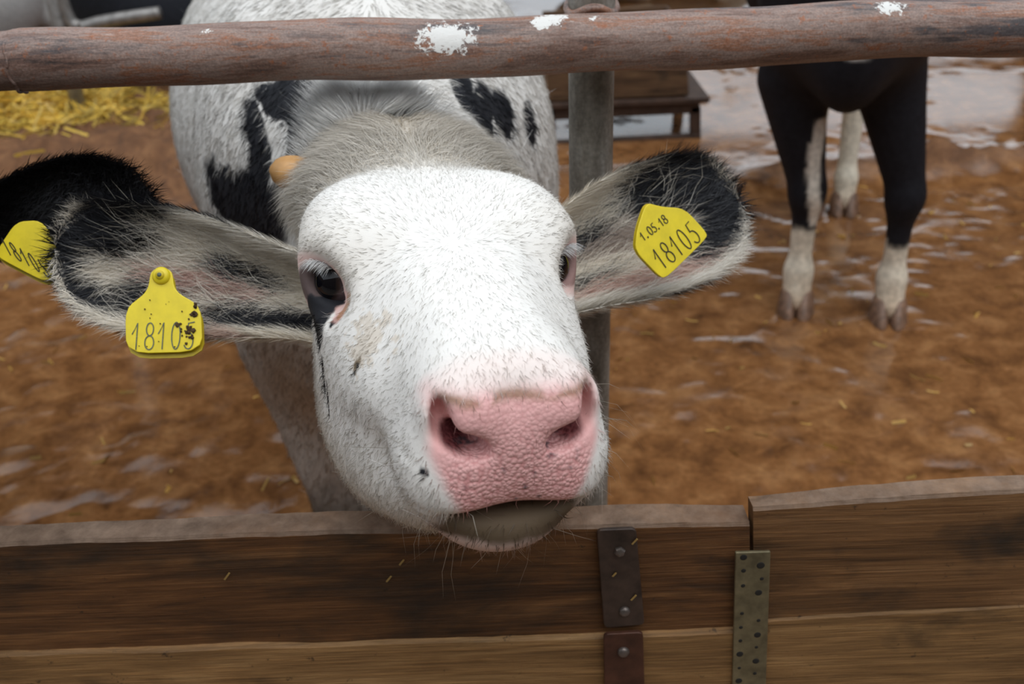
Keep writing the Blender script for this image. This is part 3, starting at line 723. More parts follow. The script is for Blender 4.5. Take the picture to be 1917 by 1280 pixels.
# dark patches: (centre in the head frame, radii), edges follow the hair
SPOTS = [((-.110, .021, -.074), (.025, .017, .026)), ((-.097, .047, -.063), (.010, .005, .011)), ((-.111, .036, -.118), (.02, .006, .019)), ((-.109, .050, -.134), (.02, .0035, .018)),
         ((-.091, .118, -.069), (.012, .004, .007)), ((.086, .062, -.062), (.016, .006, .016)), ((-.115, -.012, -.060), (.02, .006, .010))]
BODY_SPOTS = [((-.215, .20, 1.075), (.034, .10, .045)), ((-.185, .25, 1.062), (.036, .12, .060)), ((-.155, .31, 1.085), (.034, .12, .075)), ((-.165, .27, 1.13), (.020, .09, .04)),
              ((-.172, .23, 1.172), (.014, .07, .026)), ((-.140, .25, 1.196), (.024, .08, .017)),
              ((-.100, .315, 1.205), (.026, .08, .030)), ((-.100, .36, 1.165), (.034, .11, .055)),
              ((-.122, .30, 1.200), (.024, .09, .034)), ((-.118, .34, 1.165), (.030, .10, .045)), ((.080, .316, 1.213), (.020, .07, .022)), ((.103, .324, 1.188), (.022, .07, .024)), ((.130, .295, 1.166), (.018, .07, .022)), ((.183, .228, 1.137), (.010, .06, .026)), ((.034, .41, 1.227), (.009, .05, .016)),
              ((.26, -.3, 1.12), (.10, .22, .16)), ((.2, -.95, 1.2), (.16, .25, .2)), ((-.1, -1.2, 1.15), (.16, .2, .2))]
def blot(p, spots, warp, amp):
    m = np.full(len(p), -9.0)
    for (c, r, *ang) in spots:
        d = (p - np.array(c)) / np.array(r); m = np.maximum(m, 1.0 - np.sqrt((d ** 2).sum(1)) + amp * warp)
    return sstep(-.08, .10, m)
col = lerp(col, BLACK, blot(hv, SPOTS, nz2 + nz, .30))
def body_mask(p):
    q = p * np.array([1, .6, .32]); w = fbm(q, 26, 40) + .7 * fbm(q, 80, 44)
    return blot(p, BODY_SPOTS, w, .62)
# tan stain below the eye, tear track, soiled knees and feet
col = lerp(col, (0.55, 0.41, 0.25), .38 * blot(hv, [((-.078, .112, -.052), (.022, .022, .018))], nz2 + fbm(hv, 200, 9), 1.2))
col = lerp(col, (0.74, 0.45, 0.41), .7 * blot(hv, [((-.094, .045, -.052), (.016, .014, .014)), ((.094, .045, -.052), (.016, .014, .014))], nz2, .4))
col = lerp(col, (0.42, 0.20, 0.09), .75 * blot(hv, [((-.089, .052, -.046), (.010, .010, .009)), ((-.093, .048, -.056), (.008, .006, .010)), ((.090, .050, -.050), (.010, .010, .012))], nz2, .4))
col = lerp(col, (0.60, 0.57, 0.53), .35 * (1 - is_head) * sstep(-.4, .5, nz))
col = lerp(col, (0.10, 0.075, 0.045), .75 * sstep(.54, .46, bc[:, 2] + .05 * nz) * (1 - is_head))
col_plain = col
col = lerp(col, BLACK, body_mask(bc) * (1 - is_head))
# little dark freckles on the nose pad
fr = vnoise(hv, 190, 77) + .4 * vnoise(hv, 90, 78)
col = lerp(col, (0.09, 0.07, 0.08), .92 * sstep(.60, .76, fr) * muz * sstep(-.050, -.075, U) * sstep(.05, .03, ax_))
col = lerp(col, BLACK, blot(hv, [((-.062, .232, -.088), (.0035, .02, .0035))], nz2, .15))
col_plain = np.where((is_head > .5)[:, None], col, col_plain)
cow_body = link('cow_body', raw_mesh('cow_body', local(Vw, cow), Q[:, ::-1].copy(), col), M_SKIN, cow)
a_ = cow_body.data.attributes.new('Muzzle', 'FLOAT', 'POINT')
a_.data.foreach_set('value', (muz * sstep(.058, .030, ax_ - .012 * sstep(-.07, -.09, U)) * (.45 + .55 * sstep(-.045, -.075, U))).astype(np.float32))
tag(cow, 'white dairy cow with black patches poking its pink-nosed head over the planks', 'cow')

# coat: hair runs out from a whorl on the forehead, back over the cheeks, down the neck and legs
whorl = np.array([-.004, .055, .0])
rad_ = hv - whorl
top = sstep(-.06, -.02, U)
side_dir = np.stack([np.zeros(len(hv)), -.55 + 0 * X, -.8 + 0 * X], 1)
tl = norm(rad_) * top[:, None] + norm(side_dir) * (1 - top)[:, None]
pm = sstep(-.12, -.20, L) * sstep(-.36, -.28, L)
tl = tl * (1 - pm[:, None] * .6) + pm[:, None] * .6 * norm(np.stack([np.sign(X) * .9, .55 + .8 * nz, -.1 + 0 * X], 1))
bodydir = norm(np.stack([np.sign(X) * .15, -.35 + 0 * X, -.9 + 0 * X], 1))
nb = (1 - is_head)[:, None]; tl = tl * (1 - nb) + bodydir * nb
tl = norm(tl + (.25 - .13 * nb) * np.stack([fbm(hv, 22, 61), fbm(hv, 22, 62), fbm(hv, 22, 63)], 1))
tw_ = tl @ H.T
flen = .011 + .004 * sstep(-.05, -.12, U) + .020 * pollm + .004 * sstep(-.05, -.12, L)
flen = flen * (1 - nb[:, 0]) + nb[:, 0] * .020
eyeclear = sstep(.026, .032, de)
densf = (1 - .97 * muz) * eyeclear * (1 - lowlip * .7)
densf = densf * np.where(is_head > .5, 1.0, .33) * sstep(-1.45, -1.15, L) * (1 + 1.2 * pollm)
densf *= sstep(-.40, -.10, (Nw * norm(CAM - Vw)).sum(1))                # the far side of the animal keeps its short smooth coat
pick = scatter(Vw, Q, densf, 150000, 5)
fcol_ = lerp(np.clip(pick(col_plain) * 1.04, 0, 1), BLACK, body_mask(pick(bc)) * (1 - pick(is_head)))
strands('coat', pick(Vw), norm(pick(Nw)), pick(tw_), pick(flen), .00055 + .0007 * pick(nb[:, 0]), fcol_, cow, lift=.20 + .30 * pick(pollm), droop=.05, seed=6, jitter=.28, curl=.25, dark=.38)

pf = sstep(-.120, -.19, L) * sstep(-.06, -.02, U) * sstep(-.275, -.25, L)
pk = scatter(Vw, Q, pf, 9000, 15)
mess = norm(np.stack([np.sign(X) * (.35 + 2.2 * ax_ / .1) + .9 * fbm(hv, 30, 64), .5 + 1.1 * fbm(hv, 26, 65), .1 + 0 * X], 1)) @ H.T
strands('forelock', pk(Vw), norm(pk(Nw)), pk(mess), pk(.019 + .008 * nz + .010 * np.exp(-(X / .022) ** 2)), np.full(9000, .0007), np.tile(np.array([.86, .80, .71]), (9000, 1)), cow, lift=.38, droop=.15, seed=17, jitter=.5, curl=.6, tipfade=.4, dark=.2)
tuft = np.exp(-((X + .032) / .034) ** 2) * sstep(-.235, -.255, L) * sstep(-.35, -.30, L) * sstep(-.06, -.03, U)
pk = scatter(Vw, Q, tuft + 1e-5, 12000, 18)
upv = np.tile(norm(np.array([0, .30, 1.0])), (12000, 1)) @ H.T
strands('neck_tuft', pk(Vw), upv, pk(np.stack([(X + .032) * 22 + .5 * fbm(hv, 40, 68), .6 * fbm(hv, 40, 69), 0 * X], 1) @ H.T), np.full(12000, .036), np.full(12000, .0008), np.tile(np.array([.97, .97, .96]), (12000, 1)), cow, lift=1.2, droop=-.15, seed=19, jitter=.45)
# ------------------------------------------------------------------ ears
def ear(base, tip, bdir, ndir, colour, width, sag=0.012, flip=1, roll=0.0):
    """a cupped leaf from base to tip; bdir towards its upper edge, ndir out of the opening; returns surface data"""
    base, tip = np.array(base), np.array(tip); axv = tip - base; Ln = np.linalg.norm(axv); ax0 = axv / Ln
    b0 = norm(np.array(bdir) - ax0 * (np.array(bdir) @ ax0)); n0 = np.cross(ax0, b0); n0 = n0 * np.sign(n0 @ np.array(ndir))
    S = np.linspace(-.12, 1, 70); Vv = np.concatenate([np.linspace(-1, 1, 61)])
    wS = [-.12, 0, .12, .3, .45, .6, .75, .87, .94, .98, 1.0]; wV = [.62, .64, .62, .76, .92, 1.0, .98, .82, .6, .35, .04]
    w = np.interp(S, wS, wV) * width; w = np.convolve(np.pad(w, 3, mode='edge'), np.ones(7) / 7, 'valid'); w[-1] = width * .03
    dep = np.interp(S, [-.12, 0, .2, .5, .8, 1], [.95, .95, .80, .50, .30, .05]) * width
    s, v = np.meshgrid(S, Vv, indexing='ij'); W = w[:, None]; Dp = dep[:, None]
    curl = np.maximum(0, np.abs(v) - .72) ** 2
    pos = base + ax0 * (s * Ln)[..., None] + b0 * (W * (v - np.sign(v) * curl * 1.2))[..., None] + n0 * (-Dp * (1 - v ** 2) - .004 + Dp * curl * 1.0)[..., None]
    pos += b0 * (sag * np.sin(np.clip(s, 0, 1) * 3.14))[..., None] + n0 * (.006 * np.sin(s * 7 + v * 2))[..., None] * W[..., None] / width
    m, k = s.shape; inner = pos.reshape(-1, 3); idx = np.arange(m * k).reshape(m, k)
    Qi = np.stack([idx[:-1, :-1].ravel(), idx[1:, :-1].ravel(), idx[1:, 1:].ravel(), idx[:-1, 1:].ravel()], 1)
    Ni = vnormals(inner, Qi)
    if (Ni.mean(0) @ n0) < 0: Qi = Qi[:, ::-1]; Ni = -Ni
    outer = inner - Ni * (.0045 * np.sqrt(np.clip(1 - v.ravel() ** 2, .02, 1)))[:, None]
    rim = np.concatenate([idx[:, 0], idx[-1, 1:], idx[::-1, -1][1:], idx[0, ::-1][1:-1]])
    Vt = np.vstack([inner, outer]); o = m * k; r2 = np.roll(rim, -1)
    Qr = np.stack([rim, r2, r2 + o, rim + o], 1)
    Qt = np.concatenate([Qi, Qi[:, ::-1] + o, Qr])
    ci = colour(s.ravel(), v.ravel(), True, inner); co = colour(s.ravel(), v.ravel(), False, inner)
    return dict(V=Vt, Q=Qt, col=np.vstack([ci, co]), inner=inner, Qi=Qi, Ni=Ni, outer=outer, Qo=Qi[:, ::-1], No=-Ni, s=s.ravel(), v=v.ravel(), ci=ci, co=co, ax=ax0, b=b0, n=n0)
CREAM = np.array([0.95, 0.89, 0.79]); EPINK = np.array([0.66, 0.40, 0.34])
def ellm(s, v, cs, cv, rs, rv, wz, amp=.35): return sstep(-.10, .14, 1 - np.sqrt(((s - cs) / rs) ** 2 + ((v - cv) / rv) ** 2) + amp * wz)
def ear_left(s, v, inner, p):
    wz = fbm(np.stack([s * 3, v * 6, 0 * s], 1), 3, 70); c = np.tile(CREAM, (len(s), 1)) * (1 + .08 * wz[:, None])
    c = lerp(c, WHITE, .6 * sstep(.4, .9, v) * sstep(.75, .4, s))
    if inner:
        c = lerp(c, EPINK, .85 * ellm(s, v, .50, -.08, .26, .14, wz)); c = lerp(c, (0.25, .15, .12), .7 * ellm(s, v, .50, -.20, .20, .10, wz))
        c = lerp(c, EPINK, .6 * ellm(s, v, .36, -.95, .10, .16, wz))
        c = lerp(c, BLACK, ellm(s, v, .34, .22, .13, .20, wz)); c = lerp(c, BLACK, ellm(s, v, .22, -.55, .22, .26, wz)); c = lerp(c, BLACK, ellm(s, v, .62, -.42, .14, .26, wz))
        c = lerp(c, BLACK, ellm(s, v, .84, -.62, .16, .26, wz)); c = lerp(c, BLACK, ellm(s, v, .90, .42, .27, .40, wz)); c = lerp(c, BLACK, ellm(s, v, .74, .82, .20, .22, wz)); c = lerp(c, BLACK, ellm(s, v, .95, 0, .07, .5, wz))
    else: c = lerp(c, BLACK, sstep(.35, .5, s + .1 * wz))
    return c
def ear_right(s, v, inner, p):
    wz = fbm(np.stack([s * 3, v * 6, 0 * s + 4], 1), 3, 71); c = np.tile(CREAM, (len(s), 1)) * (1 + .08 * wz[:, None])
    c = lerp(c, WHITE, .5 * sstep(-.4, -.9, v))
    if inner:
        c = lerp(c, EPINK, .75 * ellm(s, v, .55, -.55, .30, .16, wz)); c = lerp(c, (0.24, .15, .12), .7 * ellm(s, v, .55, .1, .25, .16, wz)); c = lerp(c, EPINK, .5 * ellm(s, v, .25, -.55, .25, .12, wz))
        c = lerp(c, BLACK, ellm(s, v, .34, .30, .14, .16, wz)); c = lerp(c, BLACK, .85 * ellm(s, v, .22, -.32, .24, .09, wz))
        c = lerp(c, BLACK, ellm(s, v, .74, .62, .26, .48, wz)); c = lerp(c, BLACK, ellm(s, v, .92, .05, .16, .75, wz)); c = lerp(c, BLACK, ellm(s, v, .78, -.35, .12, .22, wz))
    else: c = lerp(c, BLACK, sstep(.45, .6, s + .1 * wz))
    return c
def ear_black(s, v, inner, p): return np.tile(np.array([0.010, 0.009, 0.010]), (len(s), 1))
def ear_fur(name, e, parent, n, seed, long=.036, droop=.10, wisps=0):
    s, v = e['s'], e['v']
    out = np.sign(v)[:, None] * e['b'] * np.clip(np.abs(v) * 1.3, .25, 1)[:, None]
    tan = e['ax'] * (.75 + 0 * s)[:, None] + out * .75 + .18 * np.stack([fbm(e['inner'], 25, 81), fbm(e['inner'], 25, 82), fbm(e['inner'], 25, 83)], 1)
    ln = long * (.55 + .45 * sstep(0, .3, s)) * (1 - .45 * sstep(.75, 1, s))
    d = .7 + .8 * sstep(.55, .95, np.abs(v)); d = d * sstep(-.1, .0, s)
    pk = scatter(e['inner'], e['Qi'], d, n, seed)
    strands(name, pk(e['inner']), norm(pk(e['Ni'])), pk(tan), pk(ln), np.full(n, .0007), pk(e['ci']), parent, lift=.42, droop=droop, seed=seed, jitter=.38, tipfade=.25, curl=.35)
    if wisps:
        nw = wisps; pk = scatter(e['inner'], e['Qi'], sstep(.15, .4, s) * sstep(.85, .7, s) * (.6 - .4 * sstep(.5, .9, np.abs(v))), nw, seed + 5)
        strands(name, pk(e['inner']), norm(pk(e['Ni'])), pk(e['ax'] * .9 + e['b'] * (.35 + .5 * np.sign(v))[:, None]), np.full(nw, long * 1.35), np.full(nw, .00055), np.tile(np.array([.78, .74, .66]), (nw, 1)), parent, lift=.55, droop=droop, seed=seed + 5, jitter=.55, curl=.5)
    tan2 = e['ax'] * .9 + out * .35; n2 = n // 2
    pk = scatter(e['outer'], e['Qo'], .4 + 1.6 * sstep(.6, 1, np.abs(v)), n2, seed + 1)
    tan2 = np.broadcast_to(tan2, e['outer'].shape).copy()
    strands(name, pk(e['outer']), norm(pk(e['No'])), pk(tan2), np.full(n2, .022), np.full(n2, .0008), pk(e['co']), parent, lift=.25, droop=droop, seed=seed + 1, jitter=.3)
eL = ear(hw((-.086, -.085, -.108)), P(98, 462, .985), UP, -FWD - UP * .25 + RIGHT * .1, ear_left, .070, sag=-.002)
eR = ear(hw((.086, -.085, -.105)), P(1388, 372, 1.10), UP * .8 - RIGHT * .45, -FWD - UP * .20, ear_right, .080, sag=.004)
for e in (eL, eR):
    merge_into(cow_body, local(e['V'], cow), e['Q'], e['col'])
ear_fur('ear_hair', eL, cow, 17000, 11, wisps=420); ear_fur('ear_hair', eR, cow, 17000, 21, wisps=320)

# ------------------------------------------------------------------ eyes, lashes, horn, whiskers
def mat_eye():
    s = NT('cow_eye'); at = s.n('ShaderNodeAttribute', attribute_name='Col')
    s.set(Base_Color=at.outputs['Color'], Roughness=0.05, Specular_IOR_Level=0.4)
    return s.m
M_EYE = mat_eye()
def uv_ball(r, n=40, m=28):
    th_ = np.linspace(0, math.pi, m); ph = np.linspace(0, 2 * math.pi, n, endpoint=False)
    V = np.array([[math.sin(t) * math.cos(p), math.sin(t) * math.sin(p), math.cos(t)] for t in th_ for p in ph]) * r
    Qs = [(i * n + j, i * n + (j + 1) % n, (i + 1) * n + (j + 1) % n, (i + 1) * n + j)[::-1] for i in range(m - 1) for j in range(n)]
    return V, np.array(Qs)
for sg in (-1, 1):
    mir = np.array([sg, 1, 1.0]); c = EYE_C * mir; nrm_ = EYE_N * mir
    look = norm(nrm_ + np.array([.10 * sg, -.12, -.08])); Vb, Qb = uv_ball(.0222)
    nn = norm(Vb); dt = nn @ look
    Vb = Vb * (1 + .045 * sstep(.80, 1.0, dt))[:, None]
    ec = np.tile(np.array([0.30, 0.22, 0.22]), (len(Vb), 1)); wz = fbm(nn, 4, 90)
    ec = lerp(ec, (0.10, .075, .08), sstep(.25, .55, dt + .1 * wz)); ec = lerp(ec, (0.035, .022, .018), sstep(.62, .72, dt)); ec = lerp(ec, (0.004, .004, .006), sstep(.74, .80, dt))
    eye = link('eye', raw_mesh('eye', local(hw(Vb + c), cow), Qb[:, ::-1].copy(), ec), M_EYE, cow)
    # lashes hang from the upper lid
    n = 150; rg = np.random.default_rng(30 + sg); tt_ = rg.uniform(-.05, .97, n)
    tn, un = EYE_R[1] * mir, EYE_R[2] * mir; un = un if un[2] > 0 else -un
    root = c + nrm_ * .0185 + tn * (tt_ * .0185)[:, None] * -1 + un * (.0150 * np.sqrt(1 - tt_ ** 2 * .8))[:, None]
    dirv = norm(nrm_ * .85 + un * -.55 - tn * .25) + rg.normal(0, .12, (n, 3))
    strands('eyelashes', hw(root), norm(np.tile(un, (n, 1)) @ H.T), norm(dirv) @ H.T, np.full(n, .018), np.full(n, .0005), np.tile(np.array([.80, .82, .84]), (n, 1)), cow, lift=.1, droop=.85, seed=33 + sg, jitter=.12)
hb = np.array([-.098, -.215, -.022]); hd = norm([-1, -.08, .22]); M_HORN = mat_simple('pale_horn', (0.55, 0.30, 0.11), 0.42, 0.28, 35, 0.1)
pth = hw(np.array([hb + hd * t for t in np.linspace(-.02, .040, 14)])); hr = .0185 * np.sqrt(np.clip(1 - np.clip((np.linspace(-.02, .040, 14) - .014) / .0262, 0, 1) ** 2, .003, 1))
Vh, Fh = tube(pth, hr, 24); link('horn', recalc(raw_mesh('horn', local(Vh, cow), Fh)), M_HORN, cow)
n = 150; rg = np.random.default_rng(55); sd_ = np.where(rg.uniform(0, 1, n) < .62, 1, -1)
pm_ = (muz < .4) & (L > .15) & (U < -.06) & (ax_ > .03) | (L > .15) & (U < -.165)
wi = rg.choice(np.where(pm_)[0], n); wd = norm(Nw[wi] * 1.0 + np.array([0, 0, -.25]) + rg.normal(0, .25, (n, 3)))
strands('whiskers', Vw[wi], Nw[wi], wd, rg.uniform(.02, .05, n), np.full(n, .00035), np.tile(np.array([.70, .66, .58]), (n, 1)), cow, lift=1.3, droop=.25, seed=56, jitter=.4)

# ------------------------------------------------------------------ ear tags with handwritten numbers
M_TAG = mat_simple('yellow_tag_plastic', (0.78, 0.62, 0.02), 0.38, 0.10, 60, 0.03)
M_TAG2 = mat_simple('shaded_yellow_tag_plastic', (0.62, 0.47, 0.015), 0.4, 0.10, 60)  # darker copy of the tag yellow, with shade painted into its colour
M_INK = mat_simple('grey_ink', (0.10, 0.12, 0.08), 0.6, 0.3, 200); M_INKB = mat_simple('black_ink', (0.012, 0.011, 0.010), 0.5, 0.2, 200)
M_DIRT = mat_simple('dried_dung', (0.075, 0.042, 0.014), 0.9, 0.5, 300, 0.5)
def arc(cx, cy, rx, ry, a0, a1, n=18): return [(cx + rx * math.cos(math.radians(a0 + (a1 - a0) * i / (n - 1))), cy + ry * math.sin(math.radians(a0 + (a1 - a0) * i / (n - 1)))) for i in range(n)]
GLYPH = {'1': [[(.10, .58), (.55, 1.0), (.48, .0)]], '8': [arc(.5, .76, .30, .24, -90, 270) , arc(.48, .26, .38, .26, 90, 450)],
         '0': [arc(.5, .5, .36, .5, 80, 450, 26)], '5': [[(.95, 1.0), (.42, .96), (.34, .58)] + arc(.46, .30, .40, .30, 105, -150, 18)], '.': [arc(.35, .06, .09, .06, 0, 360, 10)]}
def writing(name, text, at, parent, adv, hgt, width, mat, th=.0011, slant=0.0, wid=None):
    """at(u, v) -> world point and normal on the tag; u right, v up in tag units; strokes are thin raised ink ribbons"""
    for ci_, ch in enumerate(text):
        if ch == ' ': continue
        Vs, Fs = [], []
        for st_ in GLYPH[ch]:
            pts = [at(ci_ * adv + (p[0] + slant * p[1]) * (wid or width), p[1] * hgt) for p in st_]
            p3 = np.array([p for p, _ in pts]); nn_ = pts[0][1]; tg = norm(np.gradient(p3, axis=0)); sd2 = norm(np.cross(tg, nn_)) * th * .5
            o = len(Vs); lift = nn_ * .0006
            Vs += list(p3 + lift - sd2) + list(p3 + lift + sd2); k = len(p3)
            Fs += [(o + i, o + i + 1, o + k + i + 1, o + k + i) for i in range(k - 1)]
        link(name, raw_mesh(name, local(np.array(Vs), cow if parent.parent is None else parent.parent), Fs, smooth=False), mat, parent)
def sub(outline, rounds=2):
    for _ in range(rounds):
        o2 = []
        for i in range(len(outline)):
            a, b = np.array(outline[i]), np.array(outline[(i + 1) % len(outline)]); o2 += [a * .82 + b * .18, a * .18 + b * .82]
        outline = o2
    return outline
def ear_tag(owner, outline, plane, back_off, label, name='ear_tag', th=.0022):
    f = [plane(*p) for p in sub(outline)]; nrm_ = norm(np.cross(f[4] - f[0], f[12] - f[0])); nrm_ = nrm_ if nrm_ @ (CAM - f[0]) > 0 else -nrm_
    V, Fc = prism(f, [p - nrm_ * th for p in f])
    t = bevel(link(name, recalc(raw_mesh(name, local(V, owner), Fc, smooth=False)), M_TAG, owner), .0006); t['label'] = label
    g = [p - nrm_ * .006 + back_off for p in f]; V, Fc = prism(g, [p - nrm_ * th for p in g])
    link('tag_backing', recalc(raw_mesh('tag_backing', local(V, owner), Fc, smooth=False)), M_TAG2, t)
    return t, nrm_
# tag hanging from the ear beside the black neighbour
pl1 = lambda x, y: P(x, y, .945 - .00006 * (y - 515))
t1, n1 = ear_tag(cow, [(283, 503), (321, 503), (327, 545), (376, 573), (379, 658), (236, 662), (234, 578), (276, 545)], pl1, -UP * .0045, 'yellow ear tag numbered 18105, hanging flat and partly dirty')
dn = UP * 0
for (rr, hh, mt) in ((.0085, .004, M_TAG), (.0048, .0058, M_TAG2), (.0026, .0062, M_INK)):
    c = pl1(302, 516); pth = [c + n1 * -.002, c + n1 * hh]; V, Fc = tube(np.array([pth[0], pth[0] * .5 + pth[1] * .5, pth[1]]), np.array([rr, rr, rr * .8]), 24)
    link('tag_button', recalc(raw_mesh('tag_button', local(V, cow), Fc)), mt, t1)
writing('digit', '18105', lambda u, v: (pl1(244 + u, 655 - v - .02 * u), n1), t1, 24.5, 50, 22, M_INK, .0011, .10)
rg = np.random.default_rng(8)
for i in range(46):
    cx_, cy_ = (352 + rg.normal(0, 8), 625 + rg.normal(0, 14)) if i < 22 else ((364 + rg.normal(0, 4), 580 + rg.normal(0, 8)) if i < 32 else (rg.uniform(260, 365), rg.uniform(545, 650)))
    r_ = rg.uniform(1.5, 5.5) if i < 32 else rg.uniform(.6, 1.6)
    if cx_ + r_ > 374 or cy_ + r_ > 655: continue
    pts = [pl1(cx_ + r_ * rg.uniform(.6, 1.2) * math.cos(a), cy_ + r_ * rg.uniform(.6, 1.2) * math.sin(a)) + n1 * .0004 for a in np.linspace(0, 6.28, 9)[:-1]]
    V, Fc = prism([p + n1 * .0007 for p in pts], pts); link('dirt_fleck', recalc(raw_mesh('dirt_fleck', local(V, cow), Fc)), M_DIRT, t1)
# tag in the other ear, tilted
pl2 = lambda x, y: P(x, y, .985 + .00022 * (x - 1190))
t2, n2 = ear_tag(cow, [(1210, 379), (1240, 387), (1282, 390), (1326, 438), (1317, 452), (1252, 516), (1238, 521), (1189, 470), (1193, 430)], pl2, UP * .001 + RIGHT * .001, 'yellow ear tag numbered 18105 and dated 1.05.18, tilted')
ang = math.radians(38); ca, sa = math.cos(ang), math.sin(ang)
writing('digit', '18105', lambda u, v: (pl2(1240 + u * ca - v * sa, 506 - u * sa - v * ca), n2), t2, 19.5, 42, 17, M_INKB, .0012, .06)
writing('date_digit', '1.05.18', lambda u, v: (pl2(1204 + u * ca - v * sa, 452 - u * sa - v * ca), n2), t2, 8.7, 17, 9, M_INKB, .0010, .06)

# ------------------------------------------------------------------ other cows
def hooves(owner, frame_w, spots, s=1.0):
    """frame_w: (B, origin); each hoof is two claws"""
    B, o = frame_w; mt = M_HOOF
    for (x, l) in spots:
        Vs, Fs = [], []
        for sg in (-1, 1):
            rings = []
            for (h, a, b, sh) in ((0.0, .029, .060, .022), (.012, .030, .060, .020), (.045, .027, .046, .006), (.075, .022, .036, -.006), (.088, .012, .022, -.008)):
                for j in range(16):
                    t = 2 * math.pi * j / 16; ct, st_ = math.cos(t), math.sin(t)
                    px_ = a * math.copysign(abs(ct) ** .8, ct); pl_ = b * math.copysign(abs(st_) ** .9, st_)
                    if pl_ > 0: px_ = px_ * (1 - .35 * pl_ / b) - sg * .006 * (pl_ / b)
                    rings.append((x + sg * .029 + px_, l + .042 + sh + pl_, h))
            o0 = len(Vs); Vs += rings
            for i in range(4):
                for j in range(16): Fs.append((o0 + i * 16 + j, o0 + i * 16 + (j + 1) % 16, o0 + (i + 1) * 16 + (j + 1) % 16, o0 + (i + 1) * 16 + j))
            Fs.append(tuple(o0 + j for j in range(16))); Fs.append(tuple(o0 + 64 + j for j in range(16)))
        W = np.array(Vs) * s @ B.T + o
        link('hoof', recalc(raw_mesh('hoof', local(W, owner), Fs)), mt, owner)
M_HOOF = mat_simple('muddy_hoof', (0.20, 0.115, 0.075), 0.45, 0.5, 45, 0.4)
M_COAT = mat_attr('cow_coat', 0.6, 60, 0.25, .004)
hooves(cow, (Bm, org), [(-.110, .03), (.125, -.05), (-.15, -1.15), (.15, -1.22)])

def simple_cow(name, Bf, o, fore, hind, colour, head_at=None, head_L=None, s=1.0, res=.016, with_ears=None, nostril=False, lift=0.0, xr=.48):
    """a whole standing cow in its upright frame Bf at o"""
    e = empty(name, (o[0], o[1], 0))
    fine = axis([(-xr, xr, res)])
    f = Field((fine, axis([(-1.55, 1.15 if xr < .6 else 1.5, res)]), axis([(-.02, 1.75, res)])))
    I = (np.eye(3), np.zeros(3))
    hL = norm(np.array(head_L)); hX = norm(np.cross(np.array([0, 0, 1.0]), hL)) * 1.0; hX = -hX if hX[0] < 0 else hX
    hU = np.cross(hL, hX); hU = hU if hU[2] > 0 else -hU
    Hm = np.stack([hX, hL, hU], 1); hp = np.array(head_at)
    body_into(f, I, fore, hind, s, (hp - hL * .18 - hU * .09) / s, (.20, .12), lift)
    head_into(f, (Hm.T, hp), nostril)
    V, Q_ = f.surface(2); N_ = vnormals(V, Q_); c = colour(V, (V - hp) @ Hm)
    flip = np.linalg.det(Bf) < 0
    link('cow_body', raw_mesh('cow_body', local(V @ Bf.T + o, e), Q_[:, ::-1].copy() if flip else Q_, c), M_COAT, e)
    hooves(e, (Bf, np.array(o, float)), list(fore) + list(hind), s)
    for sg in (-1, 1):
        Vb, Qb = uv_ball(.0225, 20, 14); Vb = Vb + (EYE_C + EYE_N * .010) * np.array([sg, 1, 1.0])
        link('eye', raw_mesh('eye', local((Vb @ Hm.T + hp) @ Bf.T + o, e), Qb, np.tile(np.array([.02, .016, .015]), (len(Vb), 1))), M_EYE, e)
    return e, Hm, hp
def frame_xy(f):
    f = norm(np.array([f[0], f[1], 0.0])); return np.stack([np.array([-f[1], f[0], 0]) * (1 if -f[1] > 0 else -1), f, [0, 0, 1.0]], 1)
# the black cow whose legs show under the rail
fl_, fr_ = G(1488, 588, 0), G(1661, 604, 0); rr_ = G(1578, 400, 0); rl_ = G(1512, 405, 0)
fm, rm = (fl_ + fr_) / 2, (rl_ + rr_) / 2; Bc = frame_xy(fm - rm); oc = fm - Bc[:, 1] * .07 - Bc[:, 0] * .085; oc[2] = 0
loc_ = lambda w: tuple(((w - oc) @ Bc)[:2] - np.array([0, .055]))
fore_c = [loc_(fl_), loc_(fr_)]; hind_c = [loc_(rl_), loc_(rr_)]
def colour_stand(V, hv_):
    x, l, u = V.T; w = fbm(V, 9, 3); w2 = fbm(V, 30, 5)
    c = np.tile(np.array([.014, .014, .018]), (len(V), 1)); front = l > -.5
    sock = np.where(x < 0, .30, .27); c = lerp(c, (.74, .66, .54), sstep(.0, -.03, u - sock + .03 * w2) * front)
    c = lerp(c, (.78, .72, .60), sstep(.62, .52, u + .1 * w) * (l < -.7))
    st_ = np.exp(-((x - (fore_c[0][0] + .028 + .02 * np.sin(u * 9))) / .022) ** 2) * (l > fore_c[0][1] + .0) * (u > .3) * (u < .66) * (x < 0)
    c = lerp(c, (.72, .66, .58), sstep(.3, .6, st_ + .2 * w2))
    c = lerp(c, (.70, .66, .62), sstep(.10, .25, w - .25) * (u > .9))
    c = lerp(c, (.42, .27, .16), .55 * sstep(.16, .05, u + .03 * w2)); return c
cowR, _, _ = simple_cow('cow', Bc, oc, fore_c, hind_c, colour_stand, (0, .66, 1.48), (0, .86, -.50), 1.0, .014, lift=.09)
tag(cowR, 'black cow standing on the wet mud, only its white-socked legs seen below the rail', 'cow')

